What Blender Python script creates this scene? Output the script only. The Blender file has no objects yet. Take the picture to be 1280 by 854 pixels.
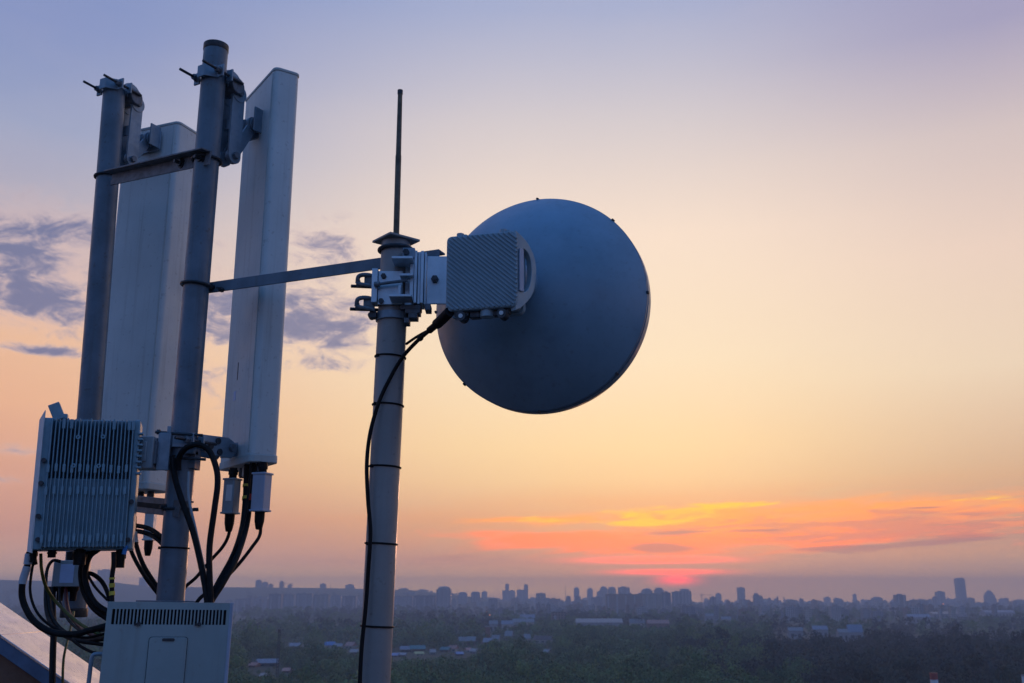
import bpy, math, random
import numpy as np
from mathutils import Matrix, Vector

random.seed(7)
rng = np.random.default_rng(11)
scene = bpy.context.scene
COL = scene.collection
R = math.radians

# ------------------------------------------------------------------ camera
H = 45.0                       # eye height over the plain
FPX = 1250.0                   # focal length in photograph pixels (1280 wide)
PITCH = math.atan(315 / FPX)
CAM = Vector((0, 0, H))
FW = Vector((0, math.cos(PITCH), math.sin(PITCH)))
UP = Vector((0, -math.sin(PITCH), math.cos(PITCH)))


def P(px, py, Y):
    """world point seen at pixel (px, py) on the upright plane y = Y"""
    d = FW + Vector((1, 0, 0)) * ((px - 640) / FPX) + UP * ((427 - py) / FPX)
    return CAM + d * (Y / d.y)


cd = bpy.data.cameras.new('camera')
cam = bpy.data.objects.new('camera', cd)
COL.objects.link(cam)
cam.location = CAM
cam.rotation_euler = (R(90) + PITCH, 0, 0)
cd.sensor_width = 36
cd.lens = FPX / 1280 * 36
cd.clip_start = 0.05
cd.clip_end = 60000
cd.dof.use_dof = True
cd.dof.focus_distance = 3.25
cd.dof.aperture_fstop = 9.0
scene.camera = cam

# ------------------------------------------------------------------ node helpers


def lin(r, g, b):
    f = lambda c: c / 12.92 if c <= 0.04045 else ((c + 0.055) / 1.055) ** 2.4
    return (f(r / 255), f(g / 255), f(b / 255), 1)


class NT:
    def __init__(s, tree):
        s.t = tree
        tree.nodes.clear()

    def n(s, typ, **kw):
        nd = s.t.nodes.new(typ)
        for k, v in kw.items():
            setattr(nd, k, v)
        return nd

    def l(s, a, b):
        s.t.links.new(a, b)

    def put(s, sock, v):
        if v is None:
            return
        if hasattr(v, 'is_linked') or hasattr(v, 'links'):
            s.l(v, sock)
        else:
            sock.default_value = v

    def m(s, op, a, b=None, c=None, clamp=False):
        nd = s.n('ShaderNodeMath', operation=op)
        nd.use_clamp = clamp
        s.put(nd.inputs[0], a)
        s.put(nd.inputs[1], b)
        if c is not None:
            s.put(nd.inputs[2], c)
        return nd.outputs[0]

    def mix(s, f, a, b):
        nd = s.n('ShaderNodeMix', data_type='RGBA')
        s.put(nd.inputs[0], f)
        s.put(nd.inputs[6], a)
        s.put(nd.inputs[7], b)
        return nd.outputs[2]

    def step(s, v, lo, hi, a=0.0, b=1.0):
        nd = s.n('ShaderNodeMapRange', interpolation_type='SMOOTHSTEP')
        s.put(nd.inputs[0], v)
        nd.inputs[1].default_value = lo
        nd.inputs[2].default_value = hi
        nd.inputs[3].default_value = a
        nd.inputs[4].default_value = b
        return nd.outputs[0]

    def ramp(s, f, stops):
        nd = s.n('ShaderNodeValToRGB')
        s.put(nd.inputs[0], f)
        e = nd.color_ramp.elements
        nd.color_ramp.interpolation = 'LINEAR'
        while len(e) < len(stops):
            e.new(0.5)
        for k, (p, c) in enumerate(stops):
            e[k].position = p
            e[k].color = c
        return nd.outputs[0]

    def noise(s, vec, scale, detail=4, rough=0.55, dist=0.0):
        nd = s.n('ShaderNodeTexNoise')
        s.put(nd.inputs['Vector'], vec)
        nd.inputs['Scale'].default_value = scale
        nd.inputs['Detail'].default_value = detail
        nd.inputs['Roughness'].default_value = rough
        nd.inputs['Distortion'].default_value = dist
        return nd.outputs[0]

    def xyz(s, x, y, z):
        nd = s.n('ShaderNodeCombineXYZ')
        s.put(nd.inputs[0], x)
        s.put(nd.inputs[1], y)
        s.put(nd.inputs[2], z)
        return nd.outputs[0]


# ------------------------------------------------------------------ world: dusk sky
SUN_AZ, SUN_EL = 9.3, 3.0


def make_world():
    w = bpy.data.worlds.new('World')
    scene.world = w
    w.use_nodes = True
    T = NT(w.node_tree)
    tc = T.n('ShaderNodeTexCoord').outputs['Generated']
    nrm = T.n('ShaderNodeVectorMath', operation='NORMALIZE')
    T.l(tc, nrm.inputs[0])
    sp = T.n('ShaderNodeSeparateXYZ')
    T.l(nrm.outputs[0], sp.inputs[0])
    x, y, z = sp.outputs
    deg = 180 / math.pi
    el = T.m('MULTIPLY', T.m('ARCSINE', z), deg)
    az = T.m('MULTIPLY', T.m('ARCTAN2', x, y), deg)
    pos = T.m('DIVIDE', el, 42.0, clamp=True)
    def rmp(stops):
        return T.ramp(pos, [(e / 42.0, lin(*c)) for e, c in stops])
    Cc = rmp([(0, (290, 224, 130)), (0.7, (262, 202, 140)), (1.7, (212, 158, 138)), (4, (230, 172, 128)), (6.2, (248, 206, 154)), (8, (254, 218, 166)), (13, (253, 229, 194)),
              (20, (251, 227, 206)), (26.5, (215, 205, 207)), (32.5, (168, 176, 208)), (42, (132, 150, 200))])
    Ll = rmp([(0, (280, 220, 140)), (0.7, (256, 204, 150)), (1.6, (228, 178, 152)), (3.1, (216, 158, 140)), (6, (226, 163, 138)), (9.6, (240, 181, 144)), (13, (240, 190, 155)),
              (16, (216, 185, 178)), (20.4, (180, 174, 190)), (23.7, (155, 164, 196)), (29, (129, 146, 195)), (42, (104, 130, 188))])
    Rr = rmp([(0, (300, 230, 120)), (0.7, (272, 212, 132)), (1.5, (222, 176, 140)), (3, (198, 152, 136)), (5.9, (222, 179, 142)), (11.5, (240, 215, 187)), (17.6, (238, 211, 194)),
              (23.6, (212, 195, 194)), (28.9, (166, 161, 191)), (42, (132, 145, 195))])
    Bk = T.ramp(T.m('DIVIDE', el, 90.0, clamp=True),
                [(0, lin(134, 118, 140)), (0.09, lin(116, 118, 158)), (0.2, lin(82, 124, 184)), (0.4, lin(66, 132, 204)), (1, lin(58, 124, 204))])
    front = T.mix(T.step(az, -30, 2), Ll, Cc)
    front = T.mix(T.step(az, 8, 30), front, Rr)
    aaz = T.m('ABSOLUTE', T.m('SUBTRACT', az, 5.0))
    sky = T.mix(T.step(aaz, 42, 120), front, Bk)
    sky = T.mix(T.step(el, 36, 75), sky, Bk)

    # ---- clouds, all laid out in azimuth / elevation
    def gauss(a, e, sa, se, wgt=1.0):
        da = T.m('DIVIDE', T.m('SUBTRACT', az, a), sa)
        de = T.m('DIVIDE', T.m('SUBTRACT', el, e), se)
        q = T.m('ADD', T.m('MULTIPLY', da, da), T.m('MULTIPLY', de, de))
        return T.m('MULTIPLY', T.m('POWER', 2.718, T.m('MULTIPLY', q, -1.0)), wgt)

    def total(lst):
        o = gauss(*lst[0])
        for g in lst[1:]:
            o = T.m('ADD', o, gauss(*g))
        return o
    # broken grey-violet cumulus on the left
    v1 = T.xyz(T.m('MULTIPLY', az, 0.34), T.m('MULTIPLY', el, 0.66), 3.1)
    n1 = T.m('ADD', T.m('MULTIPLY', T.noise(v1, 1.25, 8, 0.62, 0.6), 0.84), T.m('MULTIPLY', T.noise(v1, 3.6, 6, 0.62, 0.9), 0.16))
    msk = total([(-11.2, 14.9, 4.2, 1.9, 0.78), (-11.2, 19.2, 4.0, 1.7, 0.44), (-26.8, 17.6, 4.2, 3.0, 0.54), (-25.6, 14.5, 3.2, 1.2, 0.48),
                 (-25.8, 12.3, 3.0, 0.30, 0.52), (-26.4, 7.1, 1.6, 0.45, 0.44), (-27.6, 5.6, 1.6, 0.36, 0.40), (-16.6, 11.4, 2.2, 1.2, 0.42), (-17.4, 15.2, 2.6, 2.0, 0.62),
                 (-23.6, 18.8, 2.0, 0.8, 0.30), (-33, 15.5, 5, 3, 0.5), (-9.5, 12.6, 3.0, 0.5, 0.28), (-19, 19, 3, 1.0, 0.22)])
    d1 = T.m('ADD', T.m('MULTIPLY', T.m('SUBTRACT', n1, 0.5), 1.75), T.m('SUBTRACT', msk, 0.34))
    a1 = T.m('MULTIPLY', T.step(d1, -0.10, 0.30), T.step(msk, 0.03, 0.16))
    hi1 = T.step(d1, -0.30, 0.04)
    sky = T.mix(T.m('MULTIPLY', T.m('MULTIPLY', hi1, msk), 0.55), sky, lin(236, 200, 188))
    ccol = T.mix(T.step(d1, 0.02, 0.42), lin(178, 164, 178), lin(104, 113, 153))
    sky = T.mix(T.m('MULTIPLY', a1, 0.90), sky, ccol)
    # faint high veil
    v0 = T.xyz(T.m('MULTIPLY', az, 0.05), T.m('MULTIPLY', el, 0.16), 9.0)
    n0 = T.noise(v0, 1.0, 4, 0.5, 0.2)
    sky = T.mix(T.m('MULTIPLY', T.step(n0, 0.40, 0.75), 0.07), sky, lin(250, 222, 200))
    # sunset bank: a soft orange veil, lit streaks in it, thin dark streaks across it
    tilt = T.m('ADD', el, T.m('MULTIPLY', az, -0.035))

    def streaks(fa, fe, seed, rough=0.62, dist=0.7):
        return T.noise(T.xyz(T.m('MULTIPLY', az, fa), T.m('MULTIPLY', tilt, fe), seed), 1.0, 8, rough, dist)
    nv = streaks(0.10, 0.8, 2.2)
    vm = T.m('ADD', gauss(10, 3.5, 14, 1.5), gauss(26, 4.0, 11, 1.5, 0.8), clamp=True)
    va = T.m('MULTIPLY', vm, T.step(nv, 0.30, 0.62), clamp=True)
    sky = T.mix(T.m('MULTIPLY', va, 0.62), sky, T.mix(T.step(az, 8, 26), (1.10, 0.325, 0.12, 1), lin(252, 164, 118)))

    def lay(sky, seed, fa, fe, bands, col, lo, hi, amt):
        n_ = streaks(fa, fe, seed)
        d_ = T.m('ADD', T.m('SUBTRACT', n_, 0.5), T.m('SUBTRACT', total(bands), 0.36))
        return T.mix(T.m('MULTIPLY', T.step(d_, lo, hi), amt), sky, col)
    # coral and orange streaks
    sky = lay(sky, 5.1, 0.16, 1.6, [(9, 2.6, 9.5, 0.95, 0.48), (-0.5, 3.0, 7, 0.8, 0.33), (20, 3.2, 9, 1.0, 0.36)], (1.75, 0.27, 0.08, 1), -0.10, 0.20, 0.90)
    sky = lay(sky, 8.4, 0.15, 1.5, [(10.5, 3.9, 8.5, 0.9, 0.48), (23, 4.6, 9, 0.8, 0.44), (0, 3.9, 5, 0.5, 0.28)], (1.40, 0.43, 0.085, 1), -0.10, 0.17, 0.92)
    sky = lay(sky, 3.3, 0.34, 3.6, [(12, 3.4, 11, 1.2, 0.40), (24, 3.7, 9, 1.2, 0.40)], (1.55, 0.36, 0.085, 1), -0.10, 0.26, 0.75)
    sky = lay(sky, 7.7, 0.30, 3.2, [(12, 3.3, 12, 1.3, 0.34), (24, 3.6, 9, 1.3, 0.36)], lin(196, 132, 128), -0.05, 0.15, 0.62)
    # thin yellow edges catching the light
    sky = lay(sky, 1.7, 0.42, 2.9, [(8.6, 4.25, 4.4, 0.50, 0.50), (1.5, 4.0, 2.0, 0.25, 0.42), (12.5, 4.75, 3.2, 0.24, 0.44), (25.5, 4.75, 3.4, 0.22, 0.42), (7.0, 3.75, 2.6, 0.22, 0.40)], (1.35, 0.66, 0.045, 1), -0.10, 0.20, 0.95)
    # dark thin streaks
    dcol = lin(172, 118, 128)
    sky = lay(sky, 6.3, 0.13, 1.9, [(9, 3.15, 3.4, 0.20, 0.42), (17, 2.35, 9, 0.42, 0.44), (8.3, 2.45, 1.6, 0.30, 0.52), (24, 3.0, 3.4, 0.5, 0.42), (22.0, 4.35, 1.9, 0.13, 0.50), (13, 3.35, 5.0, 0.13, 0.46), (-2, 2.0, 7, 0.5, 0.36)], dcol, -0.05, 0.12, 0.72)
    # grey-violet bank low over the horizon, thicker on the right
    top = T.m('ADD', T.step(az, 3, 18, 0.1, 1.75), T.m('MULTIPLY', T.m('SUBTRACT', T.noise(T.xyz(T.m('MULTIPLY', az, 0.20), T.m('MULTIPLY', el, 0.5), 4.0), 1.0, 6, 0.6), 0.5), 2.0))
    bank = T.step(T.m('SUBTRACT', top, el), -0.25, 0.40)
    sky = T.mix(T.m('MULTIPLY', bank, 0.5), sky, T.mix(T.step(az, -20, 24), lin(206, 160, 144), lin(200, 158, 142)))
    # the veiled sun's red glow
    glow = T.m('ADD', gauss(9.1, 0.72, 1.0, 0.24, 0.9), T.m('ADD', gauss(8.6, 1.15, 2.6, 0.14, 0.75), gauss(8.0, 1.8, 3.4, 0.17, 0.62)), clamp=True)
    sky = T.mix(glow, sky, (8.0, 0.30, 0.08, 1))
    sky = T.mix(T.m('MULTIPLY', gauss(9, 1.2, 9, 1.6), 0.22), sky, (1.0, 0.30, 0.16, 1))

    st = T.n('ShaderNodeTexSky')
    st.sky_type = 'NISHITA'
    st.sun_disc = False
    st.sun_elevation = R(SUN_EL)
    st.sun_rotation = R(SUN_AZ)
    st.altitude = 250
    st.dust_density = 2.0
    b1 = T.n('ShaderNodeBackground')
    T.l(sky, b1.inputs[0])
    b1.inputs[1].default_value = 1.0
    b2 = T.n('ShaderNodeBackground')
    T.l(st.outputs[0], b2.inputs[0])
    b2.inputs[1].default_value = 0.008
    ad = T.n('ShaderNodeAddShader')
    T.l(b1.outputs[0], ad.inputs[0])
    T.l(b2.outputs[0], ad.inputs[1])
    out = T.n('ShaderNodeOutputWorld')
    T.l(ad.outputs[0], out.inputs[0])


make_world()

ld = bpy.data.lights.new('sun', 'SUN')
ld.energy = 0.5
ld.angle = R(6)
ld.color = (1.0, 0.50, 0.30)
sun = bpy.data.objects.new('sun', ld)
COL.objects.link(sun)
sd = Vector((math.sin(R(SUN_AZ)) * math.cos(R(SUN_EL)), math.cos(R(SUN_AZ)) * math.cos(R(SUN_EL)), math.sin(R(SUN_EL))))
sun.rotation_euler = sd.to_track_quat('Z', 'Y').to_euler()
sun.location = (0, 0, H + 30)

# ------------------------------------------------------------------ materials


def mat(name, col, rough=0.5, metal=0.0, var=0.10, scale=9.0, streak=0.0, dirt=(0.10, 0.085, 0.07), bump=0.0, bscale=60.0, spots=0.0):
    m = bpy.data.materials.new(name)
    m.use_nodes = True
    T = NT(m.node_tree)
    b = T.n('ShaderNodeBsdfPrincipled')
    o = T.n('ShaderNodeOutputMaterial')
    T.l(b.outputs[0], o.inputs[0])
    tc = T.n('ShaderNodeTexCoord').outputs['Object']
    c4 = (*col, 1)
    n = T.noise(tc, scale, 5, 0.6)
    lo = tuple(c * (1 - var) for c in col) + (1,)
    hi = tuple(min(1, c * (1 + var)) for c in col) + (1,)
    c = T.mix(T.step(n, 0.3, 0.7), lo, hi)
    if streak:
        mp = T.n('ShaderNodeMapping')
        T.l(tc, mp.inputs[0])
        mp.inputs['Scale'].default_value = (38, 38, 1.6)
        s = T.noise(mp.outputs[0], 1.0, 5, 0.65)
        c = T.mix(T.m('MULTIPLY', T.step(s, 0.50, 0.78), streak), c, (*dirt, 1))
    if spots:
        s2 = T.noise(tc, 55, 3, 0.5)
        c = T.mix(T.m('MULTIPLY', T.step(s2, 0.62, 0.72), spots), c, (*dirt, 1))
    T.l(c, b.inputs['Base Color'])
    rr = T.step(T.noise(tc, scale * 2.3, 3), 0.3, 0.7, max(0.02, rough - 0.09), min(1, rough + 0.09))
    T.l(rr, b.inputs['Roughness'])
    b.inputs['Metallic'].default_value = metal
    if bump:
        bp = T.n('ShaderNodeBump')
        bp.inputs['Strength'].default_value = bump
        bp.inputs['Distance'].default_value = 0.002
        T.l(T.noise(tc, bscale, 3), bp.inputs['Height'])
        T.l(bp.outputs[0], b.inputs['Normal'])
    return m


M_POLE = mat('pole paint', (0.130, 0.175, 0.225), 0.42, 0.0, 0.16, 9, 0.42, (0.10, 0.08, 0.07), 0.25, 90, 0.45)
M_POLE2 = mat('right pole paint', (0.31, 0.285, 0.275), 0.38, 0.0, 0.08, 6, 0.22, (0.15, 0.12, 0.10), 0.25, 90, 0.35)
M_RADOME = mat('radome plastic', (0.64, 0.67, 0.67), 0.48, 0.0, 0.07, 3, 0.32, (0.27, 0.24, 0.21), 0.05, 120, 0.35)
M_RADCAP = mat('radome end cap', (0.48, 0.52, 0.52), 0.5, 0.0, 0.08, 9, 0.2)
M_STEEL = mat('dark galvanised steel', (0.15, 0.17, 0.20), 0.55, 0.2, 0.22, 30, 0.2, (0.08, 0.06, 0.05), 0.3, 140, 0.4)
M_GALV = mat('bracket aluminium', (0.24, 0.31, 0.38), 0.45, 0.3, 0.14, 22, 0.2, (0.12, 0.12, 0.13), 0.2, 110, 0.2)
M_ALU = mat('extruded aluminium', (0.52, 0.62, 0.70), 0.38, 0.5, 0.10, 14, 0.15, (0.2, 0.2, 0.2), 0.1, 130)
M_BOLT = mat('blackened bolt', (0.06, 0.065, 0.075), 0.45, 0.6, 0.25, 60)
M_RUBBER = mat('black cable sheath', (0.008, 0.007, 0.008), 0.6, 0.0, 0.25, 20)
M_RUBBER.node_tree.nodes['Principled BSDF'].inputs['Specular IOR Level'].default_value = 0.2
M_DISH = mat('dish paint', (0.215, 0.335, 0.44), 0.40, 0.0, 0.09, 5, 0.22, (0.15, 0.16, 0.17), 0.05, 90, 0.25)
M_RIM = mat('dish rim', (0.15, 0.23, 0.32), 0.4, 0.05, 0.12, 12)
M_ODU = mat('radio unit casing', (0.29, 0.39, 0.45), 0.5, 0.1, 0.07, 14, 0.14, (0.2, 0.2, 0.2), 0.1, 200)
M_RRU = mat('finned casing', (0.22, 0.35, 0.42), 0.5, 0.1, 0.10, 20, 0.25, (0.13, 0.12, 0.11), 0.1, 200, 0.2)
M_CAB = mat('cabinet paint', (0.33, 0.39, 0.39), 0.5, 0.0, 0.08, 6, 0.32, (0.24, 0.21, 0.18), 0.08, 200, 0.3)
M_GAPSHADE = mat('painted fin gap shade', (0.15, 0.19, 0.22), 0.6)  # shade between the upper fins, put into a darker colour
M_CABIN = mat('dark interior', (0.012, 0.012, 0.014), 0.8)
M_BOX = mat('grey plastic', (0.30, 0.34, 0.37), 0.5, 0.0, 0.06, 14, 0.12)
M_TMA = mat('pale grey casing', (0.42, 0.45, 0.55), 0.5, 0.0, 0.07, 14, 0.15)
M_STICKER = mat('pale blue sticker', (0.42, 0.55, 0.80), 0.4, 0.0, 0.04, 30)
M_SLEEVE = mat('pale cable label', (0.42, 0.46, 0.52), 0.5, 0.0, 0.08, 40)
M_BLUE = mat('blue tag', (0.05, 0.22, 0.55), 0.5)
M_YEL = mat('yellow tape', (0.62, 0.45, 0.05), 0.55, 0.0, 0.15, 40)
M_RED = mat('red tape', (0.55, 0.03, 0.02), 0.55, 0.0, 0.15, 40)
M_GRN = mat('yellow green cable', (0.10, 0.10, 0.015), 0.5, 0.0, 0.2, 40)
M_REDC = mat('dark red cable', (0.10, 0.012, 0.012), 0.45, 0.0, 0.2, 40)
M_WHITE = mat('white plastic', (0.66, 0.68, 0.70), 0.45, 0.0, 0.06, 30)
M_ROD = mat('weathered rod', (0.15, 0.11, 0.075), 0.55, 0.35, 0.35, 25, 0.4, (0.10, 0.06, 0.035))
M_COPE = mat('zinc coping', (0.80, 0.60, 0.54), 0.25, 0.9, 0.16, 5, 0.0, bump=0.35, bscale=24, spots=0.45)
M_FASCIA = mat('blue grey drip edge', (0.10, 0.15, 0.24), 0.5, 0.1, 0.2, 8)
M_RENDER = mat('brown render', (0.20, 0.10, 0.065), 0.85, 0.0, 0.14, 12, bump=0.5, bscale=40)
M_DECK = mat('roof felt', (0.045, 0.045, 0.05), 0.85, 0.0, 0.3, 3, bump=0.5, bscale=50)

# ------------------------------------------------------------------ mesh building
MW = {}


def tag(o, label, cat, group=None, kind=None):
    o['label'] = label
    o['category'] = cat
    if group:
        o['group'] = group
    if kind:
        o['kind'] = kind
    return o


def thing(name, label, cat, loc, rot=None, group=None):
    o = bpy.data.objects.new(name, None)
    COL.objects.link(o)
    o.empty_display_size = 0.1
    M = Matrix.Translation(loc) @ (rot.to_4x4() if rot else Matrix())
    o.matrix_world = M
    o.location = loc
    if rot:
        o.rotation_euler = rot.to_euler()
    MW[o.name] = M
    tag(o, label, cat, group)
    return o


def rz(d):
    return Matrix.Rotation(R(d), 3, 'Z')


def frame_from(axis_z, hint=Vector((1, 0, 0))):
    z = axis_z.normalized()
    y = z.cross(hint).normalized()
    x = y.cross(z)
    return Matrix((x, y, z)).transposed()


def smooth_path(pts, n=8):
    pts = [Vector(p) for p in pts]
    if len(pts) < 3:
        return pts
    out = []
    ext = [pts[0] * 2 - pts[1]] + pts + [pts[-1] * 2 - pts[-2]]
    for i in range(1, len(ext) - 2):
        p0, p1, p2, p3 = ext[i - 1:i + 3]
        for k in range(n):
            t = k / n
            out.append(0.5 * ((2 * p1) + (p2 - p0) * t + (2 * p0 - 5 * p1 + 4 * p2 - p3) * t * t + (3 * p1 - p0 - 3 * p2 + p3) * t ** 3))
    out.append(pts[-1])
    return out


class MB:
    def __init__(s):
        s.v = []
        s.f = []

    def add(s, vs, fs, M=None):
        k = len(s.v)
        if M is not None:
            vs = [M @ Vector(q) for q in vs]
        s.v += [Vector(q) for q in vs]
        s.f += [[k + i for i in q] for q in fs]
        return s

    def box(s, c, d, rot=None):
        hx, hy, hz = d[0] / 2, d[1] / 2, d[2] / 2
        vs = [Vector((x, y, z)) for x in (-hx, hx) for y in (-hy, hy) for z in (-hz, hz)]
        if rot is not None:
            vs = [rot @ q for q in vs]
        c = Vector(c)
        return s.add([c + q for q in vs], [(0, 1, 3, 2), (4, 6, 7, 5), (0, 4, 5, 1), (2, 3, 7, 6), (0, 2, 6, 4), (1, 5, 7, 3)])

    def bar(s, a, b, w, h, up=Vector((0, 0, 1))):
        """box beam from a to b, w across, h along up"""
        a, b = Vector(a), Vector(b)
        d = b - a
        x = d.normalized()
        y = up.cross(x).normalized()
        z = x.cross(y)
        return s.box((a + b) / 2, (d.length, w, h), Matrix((x, y, z)).transposed())

    def cyl(s, a, b, r0, r1=None, seg=16, cap=True):
        a, b = Vector(a), Vector(b)
        r1 = r0 if r1 is None else r1
        d = b - a
        F = frame_from(d, Vector((1, 0, 0)) if abs(d.normalized().x) < 0.9 else Vector((0, 1, 0)))
        vs = []
        for p, r in ((a, r0), (b, r1)):
            for i in range(seg):
                t = 2 * math.pi * i / seg
                vs.append(p + F @ Vector((r * math.cos(t), r * math.sin(t), 0)))
        fs = [(i, (i + 1) % seg, seg + (i + 1) % seg, seg + i) for i in range(seg)]
        if cap:
            fs += [tuple(reversed(range(seg))), tuple(range(seg, 2 * seg))]
        return s.add(vs, fs)

    def tube(s, pts, r, seg=10, smooth=8):
        pts = smooth_path(pts, smooth) if smooth else [Vector(p) for p in pts]
        n = len(pts)
        rs = r if callable(r) else (lambda t: r)
        prev = None
        vs, fs = [], []
        for i, p in enumerate(pts):
            d = (pts[min(i + 1, n - 1)] - pts[max(i - 1, 0)]).normalized()
            if prev is None:
                h = Vector((1, 0, 0)) if abs(d.x) < 0.8 else Vector((0, 1, 0))
                y = d.cross(h).normalized()
            else:
                y = (prev - d * prev.dot(d)).normalized()
            prev = y
            x = y.cross(d)
            for k in range(seg):
                t = 2 * math.pi * k / seg
                vs.append(p + (x * math.cos(t) + y * math.sin(t)) * rs(i / (n - 1)))
            if i:
                for k in range(seg):
                    fs.append(((i - 1) * seg + k, (i - 1) * seg + (k + 1) % seg, i * seg + (k + 1) % seg, i * seg + k))
        fs += [tuple(reversed(range(seg))), tuple(range((n - 1) * seg, n * seg))]
        return s.add(vs, fs)

    def lathe(s, prof, M=None, seg=64):
        """prof: list of (r, z) about local z"""
        vs, fs = [], []
        for r, z in prof:
            for k in range(seg):
                t = 2 * math.pi * k / seg
                vs.append(Vector((r * math.cos(t), r * math.sin(t), z)))
        for i in range(len(prof) - 1):
            for k in range(seg):
                fs.append((i * seg + k, i * seg + (k + 1) % seg, (i + 1) * seg + (k + 1) % seg, (i + 1) * seg + k))
        if prof[0][0] > 0:
            fs.append(tuple(reversed(range(seg))))
        if prof[-1][0] > 0:
            fs.append(tuple(range((len(prof) - 1) * seg, len(prof) * seg)))
        return s.add(vs, fs, M)

    def ring(s, c, axis, R0, r, seg=28, tseg=8, a0=0, a1=360, hint=Vector((1, 0, 0))):
        F = frame_from(Vector(axis), hint)
        full = abs(a1 - a0) >= 360
        pts = []
        for i in range(seg + 1):
            t = R(a0 + (a1 - a0) * i / seg)
            pts.append(Vector(c) + F @ Vector((R0 * math.cos(t), R0 * math.sin(t), 0)))
        return s.tube(pts, r, tseg, 0)

    def prism(s, poly, y0, y1, M=None):
        """poly in local (x, z), extruded along y"""
        n = len(poly)
        vs = [Vector((x, y0, z)) for x, z in poly] + [Vector((x, y1, z)) for x, z in poly]
        fs = [tuple(range(n)), tuple(reversed(range(n, 2 * n)))] + [((i + 1) % n, i, n + i, n + (i + 1) % n) for i in range(n)]
        return s.add(vs, fs, M)

    def build(s, name, m, parent=None, bevel=0.0, world=None, ang=35, label=None, origin=None):
        vs = s.v
        if world is not None:
            Mi = MW[world.name].inverted()
            vs = [Mi @ q for q in vs]
        if origin is not None:
            vs = [q - Vector(origin) for q in vs]
        me = bpy.data.meshes.new(name)
        me.from_pydata([tuple(q) for q in vs], [], s.f)
        me.materials.append(m)
        bmfix(me)
        me.polygons.foreach_set('use_smooth', [True] * len(me.polygons))
        me.set_sharp_from_angle(angle=R(ang))
        o = bpy.data.objects.new(name, me)
        COL.objects.link(o)
        if parent is not None:
            o.parent = parent
        if origin is not None:
            o.location = origin
        if bevel:
            bv = o.modifiers.new('bevel', 'BEVEL')
            bv.width = bevel
            bv.segments = 2
            bv.limit_method = 'ANGLE'
            bv.angle_limit = R(40)
            bv.harden_normals = False
        if label:
            o['label'] = label
        return o


import bmesh


def bmfix(me):
    bm = bmesh.new()
    bm.from_mesh(me)
    bmesh.ops.recalc_face_normals(bm, faces=bm.faces)
    bm.to_mesh(me)
    bm.free()


def V(*a):
    return Vector(a)


# ================================================================== FOREGROUND
# ---- roof the antennas stand on (below the frame) and the sloping parapet
MB().box((0.6, 3.2, H - 2.45), (9, 9.4, 0.1)).build('roof_deck', M_DECK)['kind'] = 'structure'

# ---- poles


def pole(name, label, a, b, Y, r, m, zfoot=None):
    A, B = P(*a, Y), P(*b, Y)
    d = (A - B).normalized()
    if zfoot is not None:
        B = A - d * ((A.z - zfoot) / d.z)
    t = thing(name, label, 'pole', B, frame_from(d))
    L = (A - B).length
    seg = 40
    prof = [(r, 0), (r, L), (r - 0.005, L), (r - 0.005, L - 0.06), (0, L - 0.06)]
    MB().lathe(prof, seg=seg).build('pipe', m, t)
    return t, A, B, d, L


ZF = H - 2.4
mainp, mA, mB, mD, mL = pole('steel_pole', 'thick grey steel pole in front of the left panel antenna, tallest of three', (270.3, 58), (213, 750), 3.3, 0.0435, M_POLE, ZF)
MB().lathe([(0.0440, mL - 0.022), (0.0452, mL - 0.020), (0.0452, mL + 0.002), (0, mL + 0.002)], seg=40).build('end_cap', M_BOLT, mainp)
leftp, lA, lB, lD, lL = pole('steel_pole', 'thinner-looking leftmost grey pole standing beside the broad rear panel antenna', (143, 113), (92, 772), 3.75, 0.0435, M_POLE)
MB().lathe([(0.045, 0.0), (0.047, 0.004), (0.047, 0.03), (0.0437, 0.032)], seg=32).build('foot_collar', M_BOLT, leftp)
rightp, rA, rB, rD, rL = pole('steel_pole', 'pale grey pole carrying the dish and lightning rod', (495, 303), (468, 854), 2.95, 0.0445, M_POLE2, ZF)
b = MB()
b.box((0, 0, rL + 0.004), (0.108, 0.108, 0.007), rz(38))
b.build('cap_plate', M_POLE2, rightp, 0.001)
for tp, c, zz in ((mainp, mB, 0), (rightp, rB, 0)):
    MB().box((0, 0, 0.008), (0.24, 0.24, 0.016)).build('base_plate', M_STEEL, tp, 0.002)


def on_axis(A, d, Y, px_y):
    """point of a pole axis at picture row px_y"""
    lo, hi = -4.0, 1.0
    for _ in range(40):
        m_ = (lo + hi) / 2
        q = A + d * m_
        v = q - CAM
        row = 427 - FPX * v.dot(UP) / v.dot(FW)
        if row > px_y:
            lo = m_
        else:
            hi = m_
    return A + d * ((lo + hi) / 2)


def mainpt(y): return on_axis(mA, mD, 3.3, y)
def leftpt(y): return on_axis(lA, lD, 3.75, y)
def rightpt(y): return on_axis(rA, rD, 2.95, y)


# lightning rod on the right pole's cap plate
q0 = rA + rD * 0.008
q1 = P(500.3, 113, 2.95)
t = thing('lightning_rod', 'thin dark rod standing upright on the dish pole cap', 'lightning rod', q0, frame_from(q1 - q0))
Lr = (q1 - q0).length
MB().lathe([(0.0095, 0), (0.0095, Lr * 0.55), (0.0085, Lr * 0.56), (0.0075, Lr - 0.012)], seg=16).build('rod', M_ROD, t)
MB().lathe([(0.0088, Lr - 0.014), (0.0088, Lr), (0, Lr + 0.002)], seg=16).build('rod_cap', M_BOLT, t)
MB().lathe([(0.02, 0), (0.02, 0.006), (0.011, 0.009)], seg=6).build('nut', M_BOLT, t)

# ---- cable ties on poles


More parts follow.
